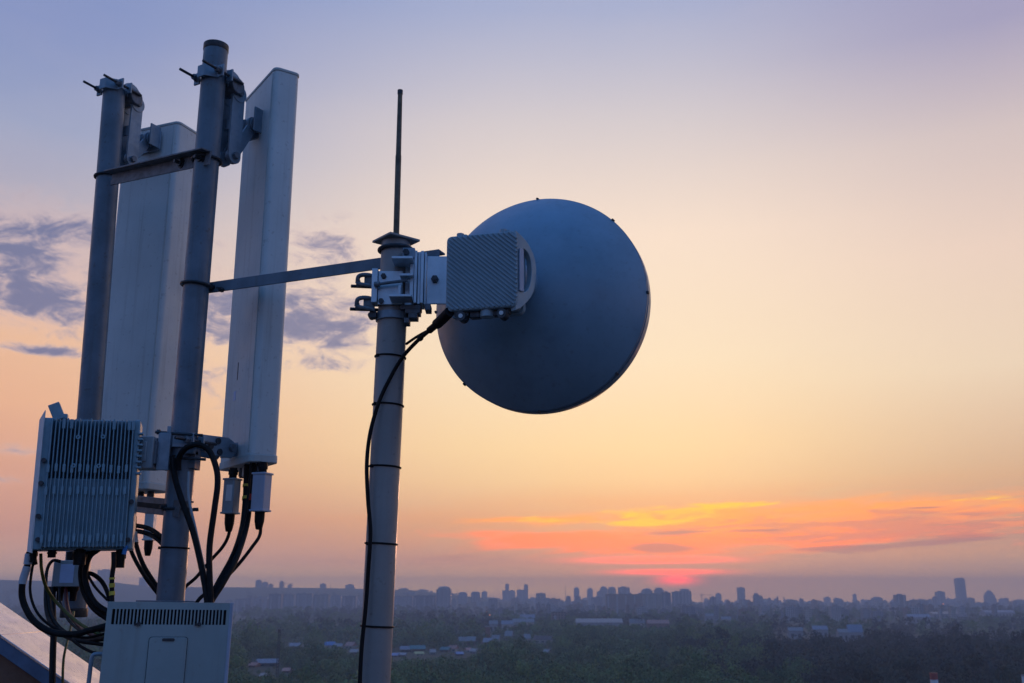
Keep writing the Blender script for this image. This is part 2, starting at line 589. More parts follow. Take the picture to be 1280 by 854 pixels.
def tie(A, y, label, group, r, d=None, tail=True):
    c = A(y)
    dd = rD if A is rightpt else mD
    b = MB()
    b.ring((0, 0, 0), dd + V(0.03, 0, 0), r + 0.0015, 0.0028, 36, 8)
    if tail:
        b.box((-r - 0.003 if A is mainpt else -r * 0.75, -0.002 if A is mainpt else -r * 0.66, 0), (0.011, 0.009, 0.009))
    o = b.build('cable_tie', M_RUBBER)
    o.location = c
    tag(o, label, 'cable tie', group)


for y, lb in ((447, 'topmost black tie round the dish pole, just under the bracket'), (507, 'second black tie down the dish pole, beside the dish edge'),
              (584, 'third black tie down the dish pole, where the cable hangs loose'), (680, 'fourth black tie down the dish pole, above the skyline'),
              (783, 'lowest black tie round the dish pole, below the skyline')):
    tie(rightpt, y, lb, 'cable ties on the dish pole', 0.0445)
tie(mainpt, 685, 'black tie round the tall middle pole above the vented cabinet', 'cable ties on the middle pole', 0.0435)

# ---- angle-iron crossbars


def angle_bar(name, label, a, b, hgt, flange, m, side=1):
    """L section: web faces the camera, flange on top going away"""
    t = thing(name, label, 'crossbar', a)
    d = b - a
    x = d.normalized()
    y = V(0, 0, 1).cross(x).normalized()
    if y.y < 0:
        y = -y
    mb = MB()
    mb.bar(a, b, 0.006, hgt)
    off = y * side * (flange / 2 + 0.0005) + V(0, 0, hgt / 2 - 0.003)
    mb.bar(a + off, b + off, flange - 0.005, 0.006)
    mb.build('angle_iron', m, t, 0.001, world=t)
    return t, x, y


def u_bolt(t, c, axis, r, y_bar, xs, rod=0.006, side=1):
    """dark ring round the pole with nuts"""
    MB().ring(c, axis, r + rod, rod, 36, 10).build('u_bolt', M_BOLT, t, world=t)


# upper brace between the left and middle poles
a, b_ = P(140, 224, 3.69), P(263, 197, 3.235)
t, X, Yd = angle_bar('angle_crossbar', 'dark angle iron brace joining the two left poles near the top', a, b_, 0.052, 0.04, M_STEEL, -1)
MB().ring(mainpt(201), mD, 0.0435 + 0.006, 0.0055, 36, 10).build('u_bolt', M_BOLT, t, world=t)
for f in (0.74, 0.93):
    c = a.lerp(b_, f) - Yd * 0.004
    b = MB()
    b.cyl(c, c - Yd * 0.012, 0.014, seg=6).cyl(c - Yd * 0.012, c - Yd * 0.03, 0.0065, seg=10).cyl(c + Yd * 0.001, c - Yd * 0.003, 0.019, seg=16)
    b.build('nut', M_BOLT, t, world=t)
MB().ring(leftpt(222), lD, 0.0435 + 0.005, 0.005, 36, 10).build('u_bolt', M_BOLT, t, world=t)

# lower brace, behind the finned unit
a, b_ = P(96, 622, 3.69), P(225, 636, 3.235)
t, X, Yd = angle_bar('angle_crossbar', 'lower slotted angle iron brace beside the finned radio unit', a, b_, 0.054, 0.05, M_STEEL)
sl = MB()
for f0, f1 in ((0.60, 0.93),):
    p0, p1 = a.lerp(b_, f0) - Yd * 0.0032, a.lerp(b_, f1) - Yd * 0.0032
    sl.bar(p0, p1, 0.003, 0.016)
sl.build('slot', M_CABIN, t, world=t)
c = a.lerp(b_, 0.9) - Yd * 0.004
MB().cyl(c, c - Yd * 0.012, 0.013, seg=6).cyl(c - Yd * 0.012, c - Yd * 0.026, 0.0065, seg=10).build('nut', M_BOLT, t, world=t)
MB().ring(mainpt(637), mD, 0.0435 + 0.005, 0.0045, 36, 10).build('u_bolt', M_BOLT, t, world=t)
c = mainpt(637) + V(0.05, 0.0, 0)
MB().cyl(c, c + V(0.018, 0, 0), 0.006, seg=8).build('bolt', M_BOLT, t, world=t)
MB().ring(leftpt(624), lD, 0.0435 + 0.005, 0.005, 36, 10).build('u_bolt', M_BOLT, t, world=t)

# long brace to the dish pole (behind both poles)
a, b_ = P(247, 362, 3.352), P(549, 319, 3.002)
t, X, Yd = angle_bar('angle_crossbar', 'long grey flat brace running from middle pole to the dish pole', a, b_, 0.039, 0.045, M_POLE)
MB().ring(mainpt(357), mD + V(0.06, 0, 0), 0.0435 + 0.006, 0.0055, 36, 10).build('u_bolt', M_BOLT, t, world=t)
for dx, dz in ((0.058, -0.003), (0.098, -0.028)):
    c = a + X * (dx + 0.012) - Yd * 0.003 + V(0, 0, dz * 0.6)
    MB().cyl(c, c - Yd * 0.014, 0.009, seg=6).cyl(c - Yd * 0.014, c - Yd * 0.03, 0.005, seg=8).build('nut', M_BOLT, t, world=t)
MB().ring(rightpt(313), rD + V(-0.05, 0, 0), 0.0445 + 0.006, 0.006, 36, 10).build('u_bolt', M_BOLT, t, world=t)
c = b_ - X * 0.06 - Yd * 0.003
MB().cyl(c, c - Yd * 0.014, 0.010, seg=6).build('nut', M_BOLT, t, world=t)

# ---- panel antennas


def panel(label, corner, yaw, W, D, Hh, extras):
    """local: back face at y=0 spanning x in [-W,0], depth to y=D, z from 0"""
    rot = rz(yaw)
    t = thing('panel_antenna', label, 'antenna', corner, rot)

    def outline(g, cr=0.021):
        pts = []
        for cx, cy, a0 in ((-cr + g, D - cr + g, 0), (-W + cr - g, D - cr + g, 90), (-W + cr - g, cr - g, 180), (-cr + g, cr - g, 270)):
            c2 = cr if a0 in (180, 270) else cr * 1.0
            for k in range(5):
                a_ = R(a0 + 90 * k / 4)
                pts.append((cx + c2 * math.cos(a_), cy + c2 * math.sin(a_)))
        return pts

    def ext(o, z0, z1):
        n = len(o)
        return [V(x, y, z0) for x, y in o] + [V(x, y, z1) for x, y in o], \
            [tuple(reversed(range(n))), tuple(range(n, 2 * n))] + [(i, (i + 1) % n, n + (i + 1) % n, n + i) for i in range(n)]
    body = MB().add(*ext(outline(0, 0.020), 0.012, Hh - 0.012)).build('radome', M_RADOME, t, 0.0)
    MB().add(*ext(outline(0.0025), Hh - 0.0115, Hh)).build('top_cap', M_RADCAP, t, 0.002)
    MB().add(*ext(outline(0.003), -0.016, 0.0115)).build('bottom_cap', M_RADCAP, t, 0.003)
    # shallow spine along the back
    MB().box((-0.020, -0.001, Hh * 0.5), (0.006, 0.004, Hh - 0.04)).build('seam_strip', M_RADCAP, t, 0.001)
    if extras:
        MB().box((-W * 0.62, -0.0006, Hh * 0.165), (0.022, 0.0012, 0.034)).build('sticker', M_STICKER, t)
        MB().box((-W * 0.57, -0.0006, Hh * 0.225), (0.0035, 0.0014, 0.065)).build('scratch', M_BOLT, t)
    return t


rcor = P(313, 571, 3.36)
RH = P(344, 83, 3.36).z - rcor.z
RW, RD_ = 0.322, 0.098
rpan = panel('tall off-white panel antenna right of the middle pole, both caps visible', rcor, -55.5, RW, RD_, RH, True)
lcor = P(183, 606, 3.9)
LH = P(218, 151, 3.9).z - lcor.z
LW, LD_ = 0.30, 0.17
lpan = panel('broad off-white panel antenna behind the two left poles', lcor, -22, LW, LD_, LH, False)


def plocal(t, p):
    return MW[t.name].inverted() @ p


def pworld(t, p):
    return MW[t.name] @ Vector(p)


# connectors under panels
for t, W, D, xs in ((rpan, RW, RD_, (-0.20, -0.085, -0.035)), (lpan, LW, LD_, (-0.10, -0.05))):
    for x in xs:
        MB().cyl((x, D * 0.5, -0.016), (x, D * 0.5, -0.05), 0.013, seg=14).cyl((x, D * 0.5, -0.028), (x, D * 0.5, -0.045), 0.016, seg=6).build('connector', M_BOLT, t)
MB().box((-0.135, RD_ * 0.5, -0.034), (0.045, 0.04, 0.034)).build('port_block', M_RADCAP, rpan, 0.003)

# ---- tilt brackets


def jaw_clamp(t, r, half, zc=0.0, rods=0.105):
    """pole clamp about local z axis: front jaw at +x, back jaw at -x, two rods along x"""
    for sx in (1, -1):
        b = MB()
        # V jaw: two slanted cheeks meeting behind a flat back, with two ears
        x1, y1 = sx * (r + 0.010), r * 0.42
        x2, y2 = sx * (r * 0.42), r * 1.06
        x3, y3 = sx * (r * 0.42), half + 0.016
        th_ = -sx * 0.007
        pl = [(x3, -y3), (x2, -y2), (x1, -y1), (x1, y1), (x2, y2), (x3, y3)]
        poly = pl + [(x - th_, y) for x, y in reversed(pl)]
        n_ = len(poly)
        vs = [V(x, y, zc - 0.023) for x, y in poly] + [V(x, y, zc + 0.023) for x, y in poly]
        b.add(vs, [(k, (k + 1), n_ - 2 - k, n_ - 1 - k) for k in range(5)] + [(n_ + k, n_ + n_ - 1 - k, n_ + n_ - 2 - k, n_ + k + 1) for k in range(5)]
              + [(k, (k + 1) % n_, n_ + (k + 1) % n_, n_ + k) for k in range(n_)])
        b.build('clamp_jaw', M_GALV, t, 0.001)
    for sy in (1, -1):
        y = sy * half
        b = MB().cyl((-rods, y, zc), (r + 0.045, y, zc), 0.0052, seg=10)
        b.build('threaded_rod', M_BOLT, t)
        MB().cyl((-0.045, y, zc), (-0.030, y, zc), 0.011, seg=6).cyl((-0.030, y, zc), (-0.026, y, zc), 0.014, seg=14).build('nut', M_STEEL, t)


def link(b, p, q, w, th, yo):
    """flat bar with round ends in the xz plane at y = yo"""
    p, q = Vector((p[0], 0, p[1])), Vector((q[0], 0, q[1]))
    d = (q - p).normalized()
    a0 = math.atan2(d.z, d.x)
    poly = []
    for c, s0 in ((q, -90), (p, 90)):
        for k in range(9):
            a_ = a0 + R(s0 + 180 * k / 8)
            poly.append((c.x + w / 2 * math.cos(a_), c.z + w / 2 * math.sin(a_)))
    b.prism(poly, yo - th / 2, yo + th / 2)


def tilt_bracket(label, base, target, drop=0.27, cat='bracket'):
    """scissor bracket from a pole axis point to a panel's back"""
    u = target - base
    yaw = math.degrees(math.atan2(u.y, u.x))
    t = thing('tilt_bracket', label, cat, base, rz(yaw))
    L = V(u.x, u.y, 0).length
    dz = u.z
    jaw_clamp(t, 0.0435, 0.058)
    # hinge block fixed to the front jaw
    b = MB()
    b.box((0.066, 0, 0.0), (0.036, 0.082, 0.05))
    b.cyl((0.074, -0.052, -0.012), (0.074, 0.052, -0.012), 0.031, seg=20)
    b.build('hinge_block', M_STEEL, t, 0.003)
    top = (0.098, -0.028)
    low = (0.098, -0.028 - drop)
    pan = (L - 0.032, dz)
    b = MB()
    for y in (-0.028, 0.028):
        link(b, top, low, 0.058, 0.009, y)
        b.cyl((top[0], y - 0.007, top[1]), (top[0], y + 0.007, top[1]), 0.035, seg=20)
    b.box((0.098 - 0.006, 0, -0.028 - drop * 0.46), (0.005, 0.048, 0.045))
    b.build('long_arm', M_GALV, t, 0.001)
    # curved lug between clamp and arm
    b = MB()
    for y in (-0.021, 0.021):
        pts = [(0.068 + 0.045 * math.cos(a_), 0.012 + 0.040 * math.sin(a_)) for a_ in [R(150 - 18 * k) for k in range(12)]]
        inn = [(0.068 + 0.026 * math.cos(a_), 0.010 + 0.022 * math.sin(a_)) for a_ in [R(150 - 18 * k) for k in range(12)]]
        for k in range(11):
            b.prism([pts[k], pts[k + 1], inn[k + 1], inn[k]], y - 0.003, y + 0.003)
    b.build('curved_lug', M_GALV, t)
    b = MB()
    for y in (-0.019, 0.019):
        link(b, low, pan, 0.042, 0.009, y)
        b.cyl((pan[0], y - 0.006, pan[1]), (pan[0], y + 0.006, pan[1]), 0.031, seg=18)
        b.cyl((low[0], y - 0.006, low[1]), (low[0], y + 0.006, low[1]), 0.028, seg=18)
    b.build('short_arm', M_GALV, t, 0.001)
    for (x, z) in (top, low, pan):
        MB().cyl((x, -0.043, z), (x, 0.043, z), 0.0075, seg=12).cyl((x, -0.046, z), (x, -0.034, z), 0.0135, seg=6).cyl((x, 0.034, z), (x, 0.046, z), 0.0135, seg=6).build('pivot_bolt', M_STEEL, t)
    b = MB()
    b.box((L - 0.005, 0, dz), (0.007, 0.115, 0.085))
    b.box((L - 0.030, -0.050, dz + 0.012), (0.055, 0.007, 0.095))
    for y in (-0.03, 0.03):
        link(b, (L - 0.008, dz), pan, 0.05, 0.006, y)
    b.build('panel_flange', M_GALV, t, 0.0015)
    for y in (-0.040, 0.040):
        MB().cyl((L - 0.009, y, dz), (L - 0.018, y, dz), 0.008, seg=6).build('bolt', M_BOLT, t)
    return t


base = mainpt(97)
tg = pworld(rpan, (-RW * 0.5, -0.005, 0))
tg.z = base.z - 0.115
tilt_bracket('blue-grey scissor tilt bracket at the top of the right panel', base, tg, 0.25)
base = leftpt(112) + V(0, 0, 0.0)
tg = pworld(lpan, (-LW * 0.44, -0.005, 0))
tg.z = base.z - 0.15
tilt_bracket('blue-grey scissor tilt bracket holding the broad panel to leftmost pole', base, tg, 0.25)


def low_bracket(label, base, target):
    u = target - base
    yaw = math.degrees(math.atan2(u.y, u.x))
    t = thing('hinge_bracket', label, 'bracket', base, rz(yaw))
    L = V(u.x, u.y, 0).length
    jaw_clamp(t, 0.0435, 0.058, 0, 0.085)
    b = MB()
    for y in (-0.034, 0.034):
        poly = [(0.05, -0.026), (0.09, -0.034), (L - 0.04, -0.036), (L - 0.02, -0.012), (L - 0.02, 0.016), (L - 0.06, 0.034), (0.05, 0.030)]
        b.prism(poly, y - 0.003, y + 0.003)
    b.box((0.056, 0, 0), (0.010, 0.09, 0.05))
    b.build('hinge_plate', M_GALV, t, 0.0015)
    for x, z in ((0.085, -0.004), (0.115, 0.016), (0.125, -0.02)):
        if x < L - 0.03:
            MB().cyl((x, -0.041, z), (x, -0.036, z), 0.011, seg=16).build('hole_collar', M_BOLT, t)
    MB().cyl((L - 0.045, -0.045, 0), (L - 0.045, 0.045, 0), 0.008, seg=12).cyl((L - 0.045, -0.05, 0), (L - 0.045, -0.038, 0), 0.014, seg=6).build('pivot_bolt', M_STEEL, t)
    b = MB()
    b.box((L - 0.005, 0, 0), (0.007, 0.11, 0.05))
    for y in (-0.026, 0.026):
        b.box((L - 0.03, y, 0), (0.05, 0.006, 0.036))
    b.build('panel_flange', M_GALV, t, 0.0015)
    return t


base = mainpt(553)
tg = pworld(rpan, (-RW * 0.5, -0.005, 0))
tg.z = base.z
low_bracket('perforated hinge bracket at the foot of the right panel', base, tg)
base = leftpt(560)
tg = pworld(lpan, (-LW * 0.44, -0.005, 0))
tg.z = base.z
low_bracket('hinge bracket behind the finned unit at the broad panel foot', base, tg)

# ---- dish
dc = P(673.3, 378.8, 3.02)
DAX = 18.5
ax = V(math.sin(R(DAX)), math.cos(R(DAX)), 0)
frot = Matrix((V(ax.y, -ax.x, 0), V(0, 0, -1) * -1, -ax)).transposed()   # local z = backwards along the axis
xx = V(ax.y, -ax.x, 0)
zz = -ax
yy = zz.cross(xx)
frot = Matrix((xx, yy, zz)).transposed()
dish = thing('dish_antenna', 'large round blue-grey microwave dish seen from behind', 'antenna', dc, frot)
DR = 0.346
prof = [(DR - 0.010, 0.004)]
for k in range(0, 25):
    f = k / 24
    r = (DR - 0.0015) * (1 - f) + 0.062 * f
    dep = 0.008 + 0.205 * (1 - (r / (DR - 0.0015)) ** 2.3)
    prof.append((r, dep))
prof += [(0.060, 0.222), (0.060, 0.245), (0, 0.245)]
MB().lathe(prof, seg=128).build('reflector', M_DISH, dish, ang=30)
rim = MB().lathe([(DR - 0.012, -0.052), (DR - 0.0015, -0.052), (DR + 0.0005, -0.049), (DR + 0.0005, -0.014), (DR - 0.006, -0.011), (DR - 0.006, -0.002), (DR, 0.0), (DR, 0.0055), (DR - 0.003, 0.0075), (DR - 0.012, 0.006)], seg=160).build('rim', M_RIM, dish)
MB().lathe([(0, -0.036), (DR - 0.013, -0.036), (DR - 0.013, -0.030), (0, -0.030)], seg=96).build('radome', M_RADOME, dish)
for k in range(8):
    a_ = R(-3 + 45 * k + 93)
    c = V(math.cos(a_), math.sin(a_), 0)
    MB().cyl(c * (DR + 0.001) + V(0, 0, 0.004), c * (DR + 0.001) + V(0, 0, 0.011), 0.0036, seg=8).box(c * (DR + 0.002) + V(0, 0, 0.0), (0.006, 0.007, 0.010), Matrix.Rotation(a_, 3, 'Z')).build('rim_bolt', M_BOLT, rim)

# ---- outdoor radio unit behind the dish
oc = P(600.5, 338, 2.66)
odu = thing('radio_unit', 'grey radio unit with diagonal fins and side handle, on the dish back', 'radio unit', oc, rz(-15))
OW, OH, OD = 0.206, 0.222, 0.062


def rrect(w, h, r, n=5):
    pts = []
    for cx, cz, a0 in ((w / 2 - r, h / 2 - r, 0), (-w / 2 + r, h / 2 - r, 90), (-w / 2 + r, -h / 2 + r, 180), (w / 2 - r, -h / 2 + r, 270)):
        for k in range(n):
            a_ = R(a0 + 90 * k / (n - 1))
            pts.append((cx + r * math.cos(a_), cz + r * math.sin(a_)))
    return pts


MB().prism(rrect(OW, OH, 0.014), 0.006, OD).build('casing', M_ODU, odu, 0.003)
MB().prism(rrect(OW + 0.012, OH + 0.012, 0.018), OD + 0.0005, OD + 0.022).build('rear_flange', M_ODU, odu, 0.002)
fin = MB()
n_ = 30
sl_ang = R(-41)
dv = V(math.cos(sl_ang), 0, math.sin(sl_ang))
nv = V(-dv.z, 0, dv.x)
hw, hh = OW / 2, OH / 2 - 0.004
span = (abs(nv.x) * hw + abs(nv.z) * hh)
for k in range(n_):
    o_ = -span + (k + 0.5) * 2 * span / n_
    c = nv * o_
    t0, t1 = -9.0, 9.0
    for comp, lim in ((0, hw), (2, hh)):
        dcomp, ccomp = dv[comp], c[comp]
        l0 = lim - 0.004 if comp == 0 else lim
        l1 = lim + 0.001 if comp == 0 else lim
        s0, s1 = (-l0 - ccomp) / dcomp, (l1 - ccomp) / dcomp
        t0, t1 = max(t0, min(s0, s1)), min(t1, max(s0, s1))
    if t1 - t0 > 0.012:
        a_, b_ = c + dv * t0, c + dv * t1
        for sg in (0, 1):
            e_ = b_ if sg else a_
            if abs(e_.x) > hw - 0.013 and abs(e_.z) > hh - 0.013:
                if sg:
                    b_ = e_ - dv * 0.007
                else:
                    a_ = e_ + dv * 0.007
        # trapezoid ridge
        w0, w1 = 0.0033, 0.0016
        vs = []
        for p in (a_, b_):
            vs += [p + nv * w0 + V(0, 0.0075, 0), p + nv * w1 + V(0, 0.0008, 0), p - nv * w1 + V(0, 0.0008, 0), p - nv * w0 + V(0, 0.0075, 0)]
        fin.add(vs, [(0, 1, 5, 4), (1, 2, 6, 5), (2, 3, 7, 6), (0, 3, 2, 1), (4, 5, 6, 7), (3, 0, 4, 7)])
fin.build('cooling_fins', M_ODU, odu)
# handle on the right side: a closed flattened loop
hx = OW / 2
O_ = [(-0.004, 0.113), (0.030, 0.101), (0.062, 0.080), (0.086, 0.042), (0.087, -0.010), (0.070, -0.060), (0.026, -0.104), (-0.004, -0.121)]
I_ = [(0.030, 0.064), (0.036, 0.067), (0.055, 0.057), (0.066, 0.032), (0.066, -0.008), (0.055, -0.042), (0.036, -0.060), (0.030, -0.058)]
O_ = [(q.x, q.z) for q in smooth_path([V(x, 0, z) for x, z in O_], 4)]
I_ = [(q.x, q.z) for q in smooth_path([V(x, 0, z) for x, z in I_], 4)]
ed = V(0.42, 0.907, 0)
nn = V(0.907, -0.42, 0)
pl3 = lambda q, k: V(hx - 0.002, 0.012, 0) + ed * q[0] + V(0, 0, q[1]) - nn * (0.017 * k)
n_ = len(O_)
vs = [pl3(q, 0) for q in O_] + [pl3(q, 0) for q in I_] + [pl3(q, 1) for q in O_] + [pl3(q, 1) for q in I_]
fs = []
for i in range(n_):
    j = (i + 1) % n_
    fs += [(i, j, n_ + j, n_ + i), (2 * n_ + i, 3 * n_ + i, 3 * n_ + j, 2 * n_ + j), (i, 2 * n_ + i, 2 * n_ + j, j), (n_ + i, n_ + j, 3 * n_ + j, 3 * n_ + i)]
b = MB()
b.add(vs, fs)
b.build('handle', M_ODU, odu, 0.0025)
MB().box((hx + 0.0085, 0.026, 0.0), (0.004, 0.018, 0.124), rz(-25)).build('side_plate', M_TMA, odu, 0.001)
MB().box((hx - 0.006, 0.05, 0.0), (0.006, 0.010, 0.15)).build('side_rail', M_ALU, odu, 0.001)
for x in (-0.07, 0.058):
    MB().cyl((x, 0.03, OH / 2), (x, 0.03, OH / 2 + 0.014), 0.011, seg=6).cyl((x + 0.014, 0.03, OH / 2 - 0.002), (x + 0.014, 0.03, OH / 2 + 0.009), 0.007, seg=10).build('lug_bolt', M_ODU, odu)
for x in (-0.055, 0.062):
    f = MB().cyl((x, 0.032, -OH / 2 - 0.018), (x, -0.004, -OH / 2 - 0.018), 0.0135, seg=18).box((x, 0.03, -OH / 2 - 0.006), (0.03, 0.02, 0.014)).build('port', M_BOLT, odu)
    MB().cyl((x, -0.0035, -OH / 2 - 0.018), (x, -0.006, -OH / 2 - 0.018), 0.0062, seg=14).build('port_pin', M_WHITE, f)
MB().cyl((0.012, 0.03, -OH / 2 + 0.002), (0.012, 0.03, -OH / 2 - 0.018), 0.020, seg=20).build('ground_boss', M_ODU, odu)
MB().box((-0.022, 0.034, -OH / 2 - 0.010), (0.03, 0.024, 0.018)).box((0.036, 0.034, -OH / 2 - 0.010), (0.016, 0.024, 0.014)).build('underside_block', M_BOLT, odu, 0.002)
# neck between radio and dish hub
hubw = pworld(dish, (0, 0, 0.232))
ow = pworld(odu, (0.03, OD + 0.02, 0))
MB().cyl(ow, hubw, 0.06, seg=28).build('adapter_neck', M_GALV, odu, world=odu)

# ---- dish mounting bracket on the right pole
bc = rightpt(356)
dbr = thing('dish_bracket', 'bare aluminium extrusion bracket clamping the dish to its pole', 'bracket', bc)
S = 2.95 * 1.045 / 1250        # metres per photo pixel at the pole


def bx(px0, px1, py0, py1, y0, y1):
    """box in the bracket's frame from a photo rectangle and a depth span"""
    cx, cz = ((px0 + px1) / 2 - 491.7) * S, (356 - (py0 + py1) / 2) * S
    return (cx, (y0 + y1) / 2, cz), ((px1 - px0) * S, abs(y1 - y0), (py1 - py0) * S)


FY = -0.0455
b = MB()
b.box(*bx(475, 505, 345, 388, FY - 0.008, FY - 0.0005))
b.box(*bx(467.5, 474.5, 343, 386, FY - 0.018, FY + 0.035))
b.build('saddle_plate', M_ALU, dbr, 0.001)
b = MB()
for x0, x1, y0, y1 in ((519.5, 523, FY - 0.026, FY + 0.05), (523.6, 526.8, FY - 0.014, FY + 0.05), (527.4, 531, FY - 0.024, FY + 0.05), (531.6, 534, FY - 0.010, FY + 0.05)):
    b.box(*bx(x0, x1, 321, 388, y0, y1))
b.box(*bx(507, 534, 322, 387, FY + 0.0152, FY + 0.048))
b.build('ribbed_extrusion', M_ALU, dbr, 0.0008)
b = MB()
b.box(*bx(494, 519.2, 335, 338, FY - 0.075, FY + 0.01))
b.box(*bx(503, 519.2, 353.5, 356.5, FY - 0.05, FY - 0.009))
b.box(*bx(492, 519.2, 383, 386, FY - 0.075, FY - 0.009))
b.box(*bx(514.6, 519.0, 338.2, 383, FY - 0.028, FY + 0.01))
b.box(*bx(502.5, 505.5, 370, 382.8, FY - 0.062, FY - 0.009))
b.build('e_section', M_ALU, dbr, 0.0008)
b = MB()
b.box(*bx(534.3, 585, 325, 386.5, FY - 0.002, FY + 0.006))
b.build('side_plate', M_ALU, dbr, 0.001)
c, s_ = bx(540, 549, 351, 360, FY - 0.01, FY)
MB().cyl((c[0], FY - 0.002, c[2]), (c[0], FY - 0.014, c[2]), 0.0115, seg=6).cyl((c[0], FY - 0.014, c[2]), (c[0], FY - 0.019, c[2]), 0.006, seg=10).build('bolt', M_BOLT, dbr)
lug = MB().box(*bx(505, 520, 318, 331.5, FY - 0.032, FY + 0.012)).build('lug', M_GALV, dbr, 0.002)
c, s_ = bx(505, 514, 320, 329, 0, 1)
MB().cyl((c[0], FY - 0.032, c[2]), (c[0], FY - 0.043, c[2]), 0.010, seg=6).build('lug_bolt', M_BOLT, lug)
for (y0, y1) in ((355, 361), (382, 388)):
    c, s_ = bx(476, 485, y0 - 4, y1 - 4, 0, 1)
for px, py in ((481.5, 352), (479.5, 384)):
    c, s_ = bx(px - 3, px + 3, py - 3, py + 3, 0, 1)
    MB().cyl((c[0], FY - 0.008, c[2]), (c[0], FY - 0.016, c[2]), 0.0085, seg=6).build('bolt', M_BOLT, dbr)
# cross rod in front
c0, _ = bx(473, 475, 363, 366, 0, 1)
c1, _ = bx(510, 514, 359, 362, 0, 1)
MB().cyl((c0[0], FY - 0.026, c0[2]), (c1[0], FY - 0.034, c1[2]), 0.0048, seg=12).cyl((c0[0] - 0.006, FY - 0.0255, c0[2]), (c0[0] + 0.010, FY - 0.0275, c0[2]), 0.0085, seg=12).build('threaded_rod', M_STEEL, dbr)
# two rear clamps with rods sticking out on the left
for py in (357, 386.5):
    c, _ = bx(455, 459, py - 2, py + 2, 0, 1)
    b = MB()
    b.cyl((c[0] - 0.042, FY + 0.02, c[2] - 0.010), (0.02, FY - 0.002 + 0.09, c[2] + 0.004), 0.0052, seg=10)
    b.build('threaded_rod', M_BOLT, dbr)
    b = MB()
    b.tube([V(c[0] - 0.022, FY + 0.012, c[2] - 0.004), V(c[0] - 0.016, FY + 0.004, c[2] + 0.017), V(c[0] + 0.012, FY + 0.01, c[2] + 0.022), V(c[0] + 0.042, FY + 0.03, c[2] + 0.016)], 0.0068, 8)
    b.tube([V(c[0] - 0.022, FY + 0.012, c[2] - 0.004), V(c[0] + 0.008, FY - 0.004, c[2] - 0.014), V(c[0] + 0.036, FY - 0.004, c[2] - 0.020)], 0.0062, 8)
    b.cyl((c[0] - 0.026, FY + 0.014, c[2] - 0.006), (c[0] - 0.012, FY + 0.016, c[2] - 0.003), 0.011, seg=6)
    b.box((c[0] + 0.016, FY + 0.014, c[2] + 0.004), (0.034, 0.008, 0.026))
    b.build('clamp_hook', M_STEEL, dbr)
# lower band clamp and the stepped underside
b = MB()
zc = (356 - 399) * S
b.lathe([(0.0455, zc - 0.012), (0.0525, zc - 0.012), (0.0525, zc + 0.012), (0.0455, zc + 0.012), (0.0455, zc - 0.012)], seg=40)
b.build('band_clamp', M_GALV, dbr, 0.001)
b = MB()
b.cyl((-0.062, -0.042, zc - 0.002), (-0.062, -0.012, zc - 0.002), 0.010, seg=8)
b.box((-0.056, -0.028, zc), (0.02, 0.03, 0.02))
b.build('band_bolt', M_BOLT, dbr, 0.001)
b = MB()
for x0, x1, y0, y1 in ((503, 528, 388.6, 394), (509, 527, 394, 399), (513, 524, 399, 405), (508, 514, 405, 411), (533, 540, 387, 395)):
    b.box(*bx(x0, x1, y0, y1, FY - 0.01, FY + 0.04))
b.build('under_block', M_STEEL, dbr, 0.001)
# arm that reaches the dish hub, hidden by the radio unit
hub = pworld(dish, (0, 0, 0.20))
MB().bar(bc + V(0.20, FY + 0.012, 0), hub, 0.05, 0.06).build('hub_arm', M_ALU, dbr, 0.001, world=dbr)

# ---- finned remote unit on the left
rru = thing('remote_radio_unit', 'square finned radio unit on the left with cables beneath', 'radio unit', P(37, 687, 3.06), Matrix.Rotation(R(-1.2), 3, 'Y') @ rz(17))
UW, UH, UD = 0.286, 0.405, 0.10
x0f, x1f = 0.030, UW - 0.020
b = MB()
b.box((UW / 2, 0.045 + UD / 2, UH / 2), (UW, UD, UH))
b.box((x0f / 2, 0.034, UH / 2), (x0f, 0.0235, UH))
b.box((UW - 0.009, 0.034, UH / 2), (0.018, 0.0235, UH))
b.build('casing', M_RRU, rru, 0.004)
b = MB()
zs = UH * 0.53
nf = 22
x0f, x1f = 0.030, UW - 0.020
b.box(((x0f + x1f) / 2, 0.0285, zs / 2 + 0.004), (x1f - x0f, 0.0365, zs - 0.008))      # shallow lower gaps
for k in range(nf):
    x = x0f + (x1f - x0f) * k / (nf - 1)
    j = 0.004 * math.sin(k * 2.1)
    b.box((x, 0.0225, UH / 2 + j * 0.3), (0.0034, 0.047, UH - 0.012 + j))
    if k % 2 == 0:
        for zz_ in (UH * 0.43, UH * 0.60, UH * 0.075):
            b.box((x, 0.006, zz_ + 0.002 * (k % 3)), (0.0085, 0.015, 0.024))
    if k in (3, 5, 16, 20, 21):
        b.box((x, 0.006, UH - 0.022), (0.0095, 0.015, 0.030))
b.build('cooling_fins', M_RRU, rru, 0.0008)
MB().box(((x0f + x1f) / 2, 0.043, (zs + UH) / 2), (x1f - x0f, 0.003, UH - zs - 0.006)).build('gap_shade', M_GAPSHADE, rru)  # plate added to paint the upper fin gaps' shade
for px, pz in ((0.108, 0.342), (0.180, 0.345), (0.102, 0.253), (0.174, 0.253)):
    MB().lathe([(0.0028, -0.001), (0.0068, -0.001), (0.0068, 0.016), (0.0028, 0.016), (0.0028, -0.001)], Matrix.Translation((px, -0.0015, pz)) @ Matrix.Rotation(R(90), 4, 'X') @ Matrix.Translation((0, 0, -0.012)), 14).build('screw_boss', M_RRU, rru)
